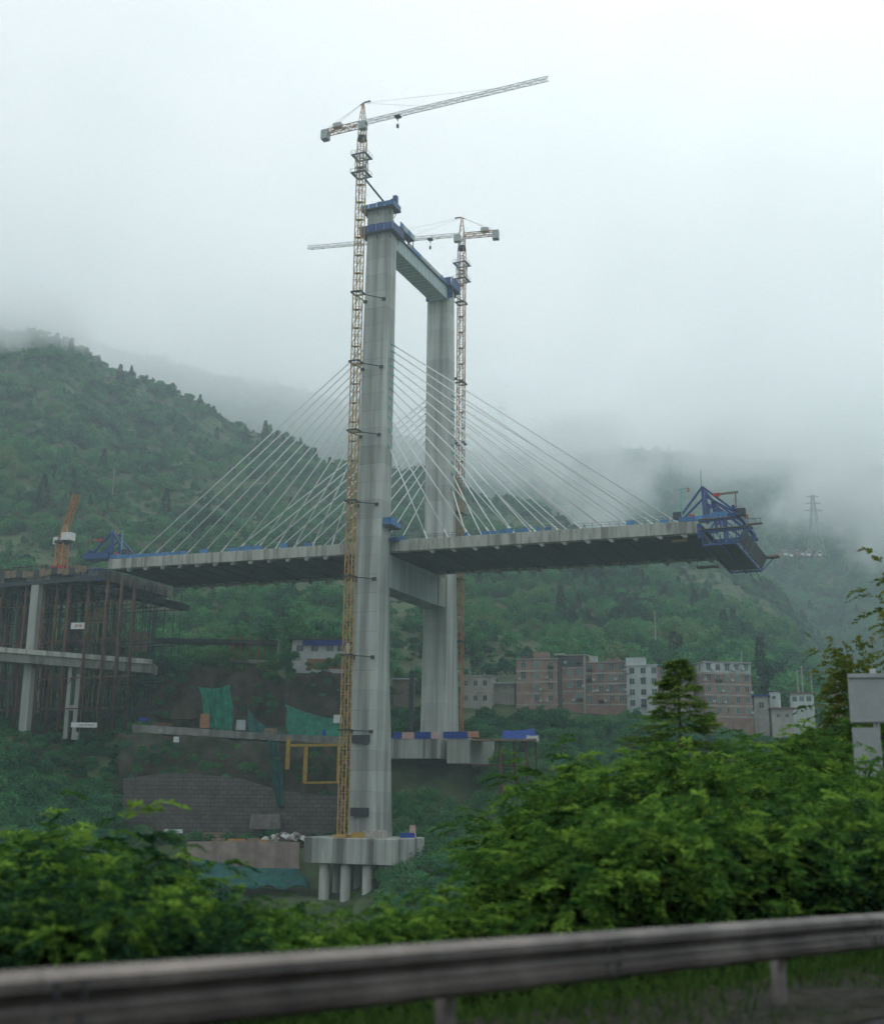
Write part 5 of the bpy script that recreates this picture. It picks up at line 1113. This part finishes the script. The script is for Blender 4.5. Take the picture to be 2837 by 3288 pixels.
def crown_mesh(m_, *a, **k):
    V, F, t_ = frond_crown(*a, **k); me = np_mesh('crown', V, F, t_); me.materials.append(m_); return me
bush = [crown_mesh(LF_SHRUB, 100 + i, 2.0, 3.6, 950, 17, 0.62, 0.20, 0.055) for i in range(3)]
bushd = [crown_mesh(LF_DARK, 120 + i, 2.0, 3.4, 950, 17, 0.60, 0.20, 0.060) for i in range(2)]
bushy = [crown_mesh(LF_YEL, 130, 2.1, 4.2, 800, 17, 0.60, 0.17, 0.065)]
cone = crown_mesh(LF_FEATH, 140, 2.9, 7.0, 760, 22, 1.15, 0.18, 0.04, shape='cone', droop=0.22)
def stems(seed, rx, h, n, r0):
    r = random.Random(seed); q = MB()
    for k in range(n):
        a = r.uniform(0, 6.28); e = np.array([math.cos(a) * rx * r.uniform(.2, .7), math.sin(a) * rx * r.uniform(.2, .7), h * r.uniform(.55, .9)]); p = np.array([0, 0, -0.6])
        for j in range(4):
            s0, s1 = j / 4, (j + 1) / 4; A = np.array([e[0] * s0 ** 1.5, e[1] * s0 ** 1.5, -0.6 + (e[2] + .6) * s0]); C_ = np.array([e[0] * s1 ** 1.5, e[1] * s1 ** 1.5, -0.6 + (e[2] + .6) * s1])
            q.tube(A, C_, r0 * (1 - s0 * .8), r0 * (1 - s1 * .8), 5)
    me = q.mesh('trunk'); me.materials.append(BARK); return me
stem = [stems(k, 2.0, 3.6, 7, 0.05) for k in range(3)]
ctr = MB().tube((0, 0, -1), (0, 0, 6.8), 0.12, 0.02, 8).mesh('trunk'); ctr.materials.append(BARK)
def plant(name, label, cat, px, row_top, D, kinds, h0, scale, group=None, trunk=None, lift=0.0, wide=1.0):
    p = at(px, row_top, D); zg = float(hgt(p[0], p[1])); top = p[2]
    H = h0 * scale; zb = min(top - H, zg + 4) if lift == 0 else top - H
    t = thing(name, label, cat, (p[0], p[1], min(zg, zb)), rnd.uniform(0, 6.28), group)
    dz = zb - min(zg, zb)
    o = link('crown', kinds, None, t, (0, 0, dz)); o.scale = (scale * wide, scale * wide, scale)
    tr = trunk or stem[rnd.randrange(3)]
    o = link('trunk', tr, None, t, (0, 0, 0)); o.scale = (scale * wide, scale * wide, (dz + H) / h0)
    return t
ORD = ['first', 'second', 'third', 'fourth', 'fifth', 'sixth', 'seventh', 'eighth', 'ninth', 'tenth', 'eleventh', 'twelfth']
# right-hand thicket, back row to front row
G1, G2, G3, G4 = 'thicket right of the bridge', 'low bushes behind the guardrail', 'dark bushes at left', 'bushes in the middle'
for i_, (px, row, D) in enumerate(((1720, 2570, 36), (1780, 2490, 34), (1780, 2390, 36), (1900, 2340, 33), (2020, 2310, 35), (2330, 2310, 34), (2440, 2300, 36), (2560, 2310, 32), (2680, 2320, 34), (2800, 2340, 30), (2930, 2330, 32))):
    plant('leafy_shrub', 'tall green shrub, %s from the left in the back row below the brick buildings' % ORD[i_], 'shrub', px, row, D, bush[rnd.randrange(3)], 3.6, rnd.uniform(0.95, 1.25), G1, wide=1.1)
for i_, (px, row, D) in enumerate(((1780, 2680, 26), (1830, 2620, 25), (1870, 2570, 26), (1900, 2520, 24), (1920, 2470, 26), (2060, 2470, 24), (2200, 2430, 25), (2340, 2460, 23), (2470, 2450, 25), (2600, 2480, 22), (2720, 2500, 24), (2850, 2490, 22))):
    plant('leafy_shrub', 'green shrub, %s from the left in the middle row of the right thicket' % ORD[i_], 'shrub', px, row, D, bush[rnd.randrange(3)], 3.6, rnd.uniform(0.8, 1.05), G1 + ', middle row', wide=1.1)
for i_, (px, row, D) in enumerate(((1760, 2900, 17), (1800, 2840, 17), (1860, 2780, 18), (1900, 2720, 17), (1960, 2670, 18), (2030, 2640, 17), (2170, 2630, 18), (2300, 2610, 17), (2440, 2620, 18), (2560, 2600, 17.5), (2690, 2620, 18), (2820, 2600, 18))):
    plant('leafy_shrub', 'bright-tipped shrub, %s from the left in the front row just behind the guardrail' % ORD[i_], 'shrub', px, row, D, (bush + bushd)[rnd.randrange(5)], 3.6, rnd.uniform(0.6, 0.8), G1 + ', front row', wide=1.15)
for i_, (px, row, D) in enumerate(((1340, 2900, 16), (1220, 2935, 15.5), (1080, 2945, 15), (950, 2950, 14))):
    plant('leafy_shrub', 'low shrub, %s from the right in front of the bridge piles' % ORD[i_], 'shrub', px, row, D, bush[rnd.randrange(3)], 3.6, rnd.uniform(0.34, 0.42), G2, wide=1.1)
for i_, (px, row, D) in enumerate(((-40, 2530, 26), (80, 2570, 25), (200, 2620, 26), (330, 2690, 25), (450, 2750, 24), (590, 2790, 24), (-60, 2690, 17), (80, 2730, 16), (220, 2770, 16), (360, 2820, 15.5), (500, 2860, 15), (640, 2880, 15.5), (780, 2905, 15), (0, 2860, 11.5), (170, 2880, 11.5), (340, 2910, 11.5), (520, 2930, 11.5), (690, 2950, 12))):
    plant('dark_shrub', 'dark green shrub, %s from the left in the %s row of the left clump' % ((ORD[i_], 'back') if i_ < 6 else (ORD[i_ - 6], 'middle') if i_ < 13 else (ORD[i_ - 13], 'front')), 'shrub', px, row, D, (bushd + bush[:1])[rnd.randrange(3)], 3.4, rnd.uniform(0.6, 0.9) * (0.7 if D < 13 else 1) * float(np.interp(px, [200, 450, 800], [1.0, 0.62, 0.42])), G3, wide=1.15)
plant('feathery_tree', 'feathery cone-shaped tree standing before the brown brick block', 'tree', 2175, 2118, 28, cone, 7.0, 0.86, trunk=ctr, wide=1.25)
plant('feathery_tree', 'slender leafy sapling before the tall open-top brick block', 'tree', 1795, 2120, 31, crown_mesh(LF_FEATH, 141, 1.2, 7.0, 420, 18, 0.9, 0.17, 0.035, shape='cone', droop=0.25), 7.0, 0.62, trunk=ctr)
plant('roadside_tree', 'yellowing leafy branches of a tree leaning in from the right edge', 'tree', 3020, 1770, 29, bushy[0], 4.2, 1.05, lift=1, wide=0.95)
plant('roadside_tree', 'yellow-green sprig crown behind the top of the grey sign', 'tree', 2770, 2080, 33, bushy[0], 4.2, 0.8, lift=1, wide=0.8)
# grass verge at the foot of the guardrail
ng_ = 42000; l_ = rng.uniform(-9, 30, ng_); s_ = rng.uniform(-0.55, 4.2, ng_) ; k = (fbm(l_ * 0.8, s_ * 0.8, 3, 77) > -0.16) | (s_ > 0.5); l_, s_ = l_[k], s_[k]
gx, gy = GP[0] + GD[0] * l_ + GN_[0] * s_, GP[1] + GD[1] * l_ + GN_[1] * s_; gz = hgt(gx, gy); n = len(gx)
dr = np.stack([rng.normal(size=n) * .45, rng.normal(size=n) * .45, np.ones(n)], 1)
V, F = leaves(np.stack([gx, gy, gz - 0.02], 1), dr, rng.uniform(.12, .42, n) * np.clip(0.5 + s_ * .5, .35, 1.2), 0.018, rng)
gr = np_mesh('grass', V, F, np.repeat(np.clip(rng.normal(size=n) * .22 + .45, 0, 1), 4)); gr.materials.append(GRASSM)
tag(link('grass', gr, None), 'rough grass along the foot of the guardrail', 'grass', kind='stuff')

# ------------------------------------------------------------------ guardrail
grl = thing('guardrail', 'galvanised corrugated steel guardrail along the roadside', 'guardrail', (GP[0], GP[1], float(road_z(*GP))), math.atan2(GD[1], GD[0]))
TOPZ = ZC - 0.80 - float(road_z(*GP))
prof = [(0.0, 0.0), (-0.028, -0.004), (-0.078, -0.040), (-0.082, -0.085), (-0.022, -0.128), (-0.012, -0.155), (-0.022, -0.182), (-0.082, -0.225), (-0.078, -0.270), (-0.028, -0.306), (0.0, -0.31)]
pts = [(a + 0.0, b_) for a, b_ in prof] + [(a + 0.006, b_) for a, b_ in prof[::-1]]
def beam(l0, l1, off):
    return MB().loft([[(l, -0.10 + a + off, TOPZ + b_ - 0.03 * l) for a, b_ in pts] for l in (l0, l1)])
bm = MB()
for dl in (0.06, 0.19):
    for dz in (-0.055, -0.105, -0.205, -0.255): bm.tube((dl, -0.176, dz - 0.03 * dl), (dl, -0.196, dz - 0.03 * dl), 0.014, n=6)
bmm = bm.mesh('lap_bolts'); bmm.materials.append(DARKS)
for k in range(-6, 14):
    l0 = 2.35 + k * 4.0; o = link('lap_bolts', bmm, None, grl, (l0, 0, TOPZ - 0.03 * l0)); o['kind'] = 'stuff'
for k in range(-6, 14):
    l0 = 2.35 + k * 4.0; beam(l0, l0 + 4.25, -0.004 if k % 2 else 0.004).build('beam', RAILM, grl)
pmesh = MB()
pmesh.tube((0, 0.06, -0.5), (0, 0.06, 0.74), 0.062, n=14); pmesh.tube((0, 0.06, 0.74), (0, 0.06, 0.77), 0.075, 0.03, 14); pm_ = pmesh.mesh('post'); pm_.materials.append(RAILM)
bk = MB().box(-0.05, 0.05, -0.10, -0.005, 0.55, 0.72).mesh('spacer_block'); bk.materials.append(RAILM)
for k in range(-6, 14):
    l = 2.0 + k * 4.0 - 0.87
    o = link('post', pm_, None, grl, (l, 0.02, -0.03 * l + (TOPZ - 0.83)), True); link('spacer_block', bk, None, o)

# ------------------------------------------------------------------ back of a road sign
sd = at(2840, 2900, 24); zg = float(hgt(sd[0], sd[1]))
sgn = thing('road_sign', 'grey back of a two-panel road sign on a post at the right edge', 'sign', (sd[0], sd[1], zg), -0.25)
def sp_(px, row): q = at(px, row, 24); return q[0] - sd[0], q[2] - zg
(xa, za), (xb2, zb2) = sp_(2722, 2162), sp_(2722, 2322); w2 = 1.35
MB().loft([ring(xa, xa + w2, -0.02, 0.02, zb2, 0.015), ring(xa, xa + w2, -0.02, 0.02, za, 0.015)]).build('upper_panel', SIGNM, sgn)
(xc, zc), (_, zd) = sp_(2737, 2336), sp_(2742, 2496)
MB().loft([ring(xc, xc + 0.52, -0.02, 0.02, zd, 0.015), ring(xc, xc + 0.52, -0.02, 0.02, zc, 0.015)]).build('lower_panel', SIGNM, sgn)
for z_, x0, x1 in ((za - 0.06, xa, xa + w2), (zb2 + 0.05, xa, xa + w2)): MB().box(x0, x1, -0.07, -0.022, z_ - 0.03, z_ + 0.03).build('stiffener', SIGNM, sgn)
xp = sp_(2828, 2520)[0]; MB().tube((xp, 0.09, -0.8), (xp, 0.09, za + 0.1), 0.06, n=12).build('post', SIGNM, sgn, smooth=True)
for z_ in (za - .2, zb2 + .2, zc - .2): MB().box(xp - .1, xp + .1, 0.0, 0.14, z_ - .03, z_ + .03).build('clamp', DARKS, sgn)

# ------------------------------------------------------------------ haze over the valley and low cloud on the mountain tops
def closed_box(name, x0, x1, y0, y1, z0, z1, m_):
    return MB().box(x0, x1, y0, y1, z0, z1).build(name, m_)
hm = bpy.data.materials.new('valley_haze'); hm.use_nodes = True; t = hm.node_tree; t.nodes.clear()
o = N(t, 'ShaderNodeOutputMaterial'); v = N(t, 'ShaderNodeVolumePrincipled'); v.inputs['Color'].default_value = (0.78, 0.945, 1.0, 1); v.inputs['Density'].default_value = 0.00032; v.inputs['Anisotropy'].default_value = 0.55
t.links.new(v.outputs[0], o.inputs['Volume'])
hz = closed_box('haze', -4300, 4300, -4300, 4300, -60, 760, hm); tag(hz, 'pale even haze filling the valley', 'haze', kind='stuff')

cm_ = bpy.data.materials.new('low_cloud'); cm_.use_nodes = True; t = cm_.node_tree; t.nodes.clear()
o = N(t, 'ShaderNodeOutputMaterial'); v = N(t, 'ShaderNodeVolumePrincipled'); v.inputs['Color'].default_value = (0.965, 0.993, 1.0, 1); v.inputs['Anisotropy'].default_value = 0.68
ge = N(t, 'ShaderNodeNewGeometry'); sx = N(t, 'ShaderNodeSeparateXYZ'); t.links.new(ge.outputs['Position'], sx.inputs[0])
def MA(op, a, b=None, c=None, clamp=False):
    n = N(t, 'ShaderNodeMath', operation=op); n.use_clamp = clamp
    for i, q in enumerate((a, b, c)):
        if q is None: continue
        if isinstance(q, (int, float)): n.inputs[i].default_value = q
        else: t.links.new(q, n.inputs[i])
    return n.outputs[0]
def cnoise(sc_, st, det, ro=0.55):
    a = N(t, 'ShaderNodeMapping'); a.inputs['Scale'].default_value = st; n = N(t, 'ShaderNodeTexNoise'); n.inputs['Scale'].default_value = sc_; n.inputs['Detail'].default_value = det; n.inputs['Roughness'].default_value = ro
    t.links.new(ge.outputs['Position'], a.inputs[0]); t.links.new(a.outputs[0], n.inputs['Vector']); return n.outputs[0]
n1 = cnoise(0.0032, (1.0, 0.7, 1.5), 4.0)
far_y = MA('MAXIMUM', MA('ADD', sx.outputs[1], -1000.0), 0.0)
basez = MA('MULTIPLY_ADD', far_y, -0.13, MA('MULTIPLY_ADD', sx.outputs[0], -0.05, 380.0))                       # the cloud base hangs a little lower to the right
hh = MA('SUBTRACT', sx.outputs[2], basez)
n2 = cnoise(0.0085, (1.0, 0.8, 1.3), 4.0, 0.62)
hh = MA('MULTIPLY_ADD', n1, 520.0, MA('MULTIPLY_ADD', n2, 260.0, MA('ADD', hh, -395.0)))
lay = MA('MULTIPLY', hh, 1 / 230.0, clamp=True)
lay = MA('POWER', lay, 1.4)
v_d = MA('MULTIPLY', lay, 0.0058)
t.links.new(v_d, v.inputs['Density']); t.links.new(v.outputs[0], o.inputs['Volume'])
lc = closed_box('low_cloud', -1900, 1900, 640, 2900, 150, 640, cm_); tag(lc, 'low white cloud drifting over the mountain tops', 'cloud', kind='stuff')

# torn mist on the slopes: small separate clouds, each thinning out raggedly to nothing
def wisp(label, px, row, D, wx, wy, wz, dens, seed):
    m_ = bpy.data.materials.new('mist_%d' % seed); m_.use_nodes = True; q = m_.node_tree; q.nodes.clear()
    o_ = N(q, 'ShaderNodeOutputMaterial'); v_ = N(q, 'ShaderNodeVolumePrincipled'); v_.inputs['Color'].default_value = (0.98, 0.995, 1, 1); v_.inputs['Anisotropy'].default_value = 0.55
    tc_ = N(q, 'ShaderNodeTexCoord'); ma = N(q, 'ShaderNodeVectorMath', operation='MULTIPLY_ADD'); ma.inputs[1].default_value = (2, 2, 2); ma.inputs[2].default_value = (-1, -1, -1); q.links.new(tc_.outputs['Generated'], ma.inputs[0])
    ln = N(q, 'ShaderNodeVectorMath', operation='LENGTH'); q.links.new(ma.outputs[0], ln.inputs[0])
    mp_ = N(q, 'ShaderNodeMapping'); mp_.inputs['Location'].default_value = (seed * 3.7, seed * 1.3, 0); mp_.inputs['Scale'].default_value = (wx / 60, wy / 90, wz / 60); nz_ = N(q, 'ShaderNodeTexNoise'); nz_.inputs['Scale'].default_value = 1.0; nz_.inputs['Detail'].default_value = 5; nz_.inputs['Roughness'].default_value = 0.6
    q.links.new(tc_.outputs['Generated'], mp_.inputs[0]); q.links.new(mp_.outputs[0], nz_.inputs['Vector'])
    ad = N(q, 'ShaderNodeMath', operation='MULTIPLY_ADD'); ad.inputs[1].default_value = -2.2; q.links.new(nz_.outputs[0], ad.inputs[0]); q.links.new(ln.outputs['Value'], ad.inputs[2])
    mr = N(q, 'ShaderNodeMapRange', interpolation_type='SMOOTHSTEP'); mr.inputs[1].default_value = -0.22; mr.inputs[2].default_value = -0.95; mr.inputs[3].default_value = 0.0; mr.inputs[4].default_value = dens; q.links.new(ad.outputs[0], mr.inputs[0])
    q.links.new(mr.outputs[0], v_.inputs['Density']); q.links.new(v_.outputs[0], o_.inputs['Volume'])
    p = at(px, row, D); o = MB().box(-wx / 2, wx / 2, -wy / 2, wy / 2, -wz / 2, wz / 2).build('mist', m_, None, tuple(p)); tag(o, label, 'mist', 'torn mist on the slopes', 'stuff')
wisp('bright torn mist bank on the slope at the right edge', 2740, 1610, 960, 210, 120, 130, 0.042, 1)
wisp('mist rising beside the upper right stay cables', 1930, 1510, 1000, 140, 110, 120, 0.032, 2)
wisp('mist along the ridge above the right deck end', 2330, 1440, 1050, 240, 130, 80, 0.024, 3)
wisp('mist covering the top of the left ridge', 20, 1020, 860, 190, 110, 80, 0.04, 4)
wisp('mist over the misty ridge right of the tower', 1720, 1440, 1380, 340, 160, 120, 0.018, 5)
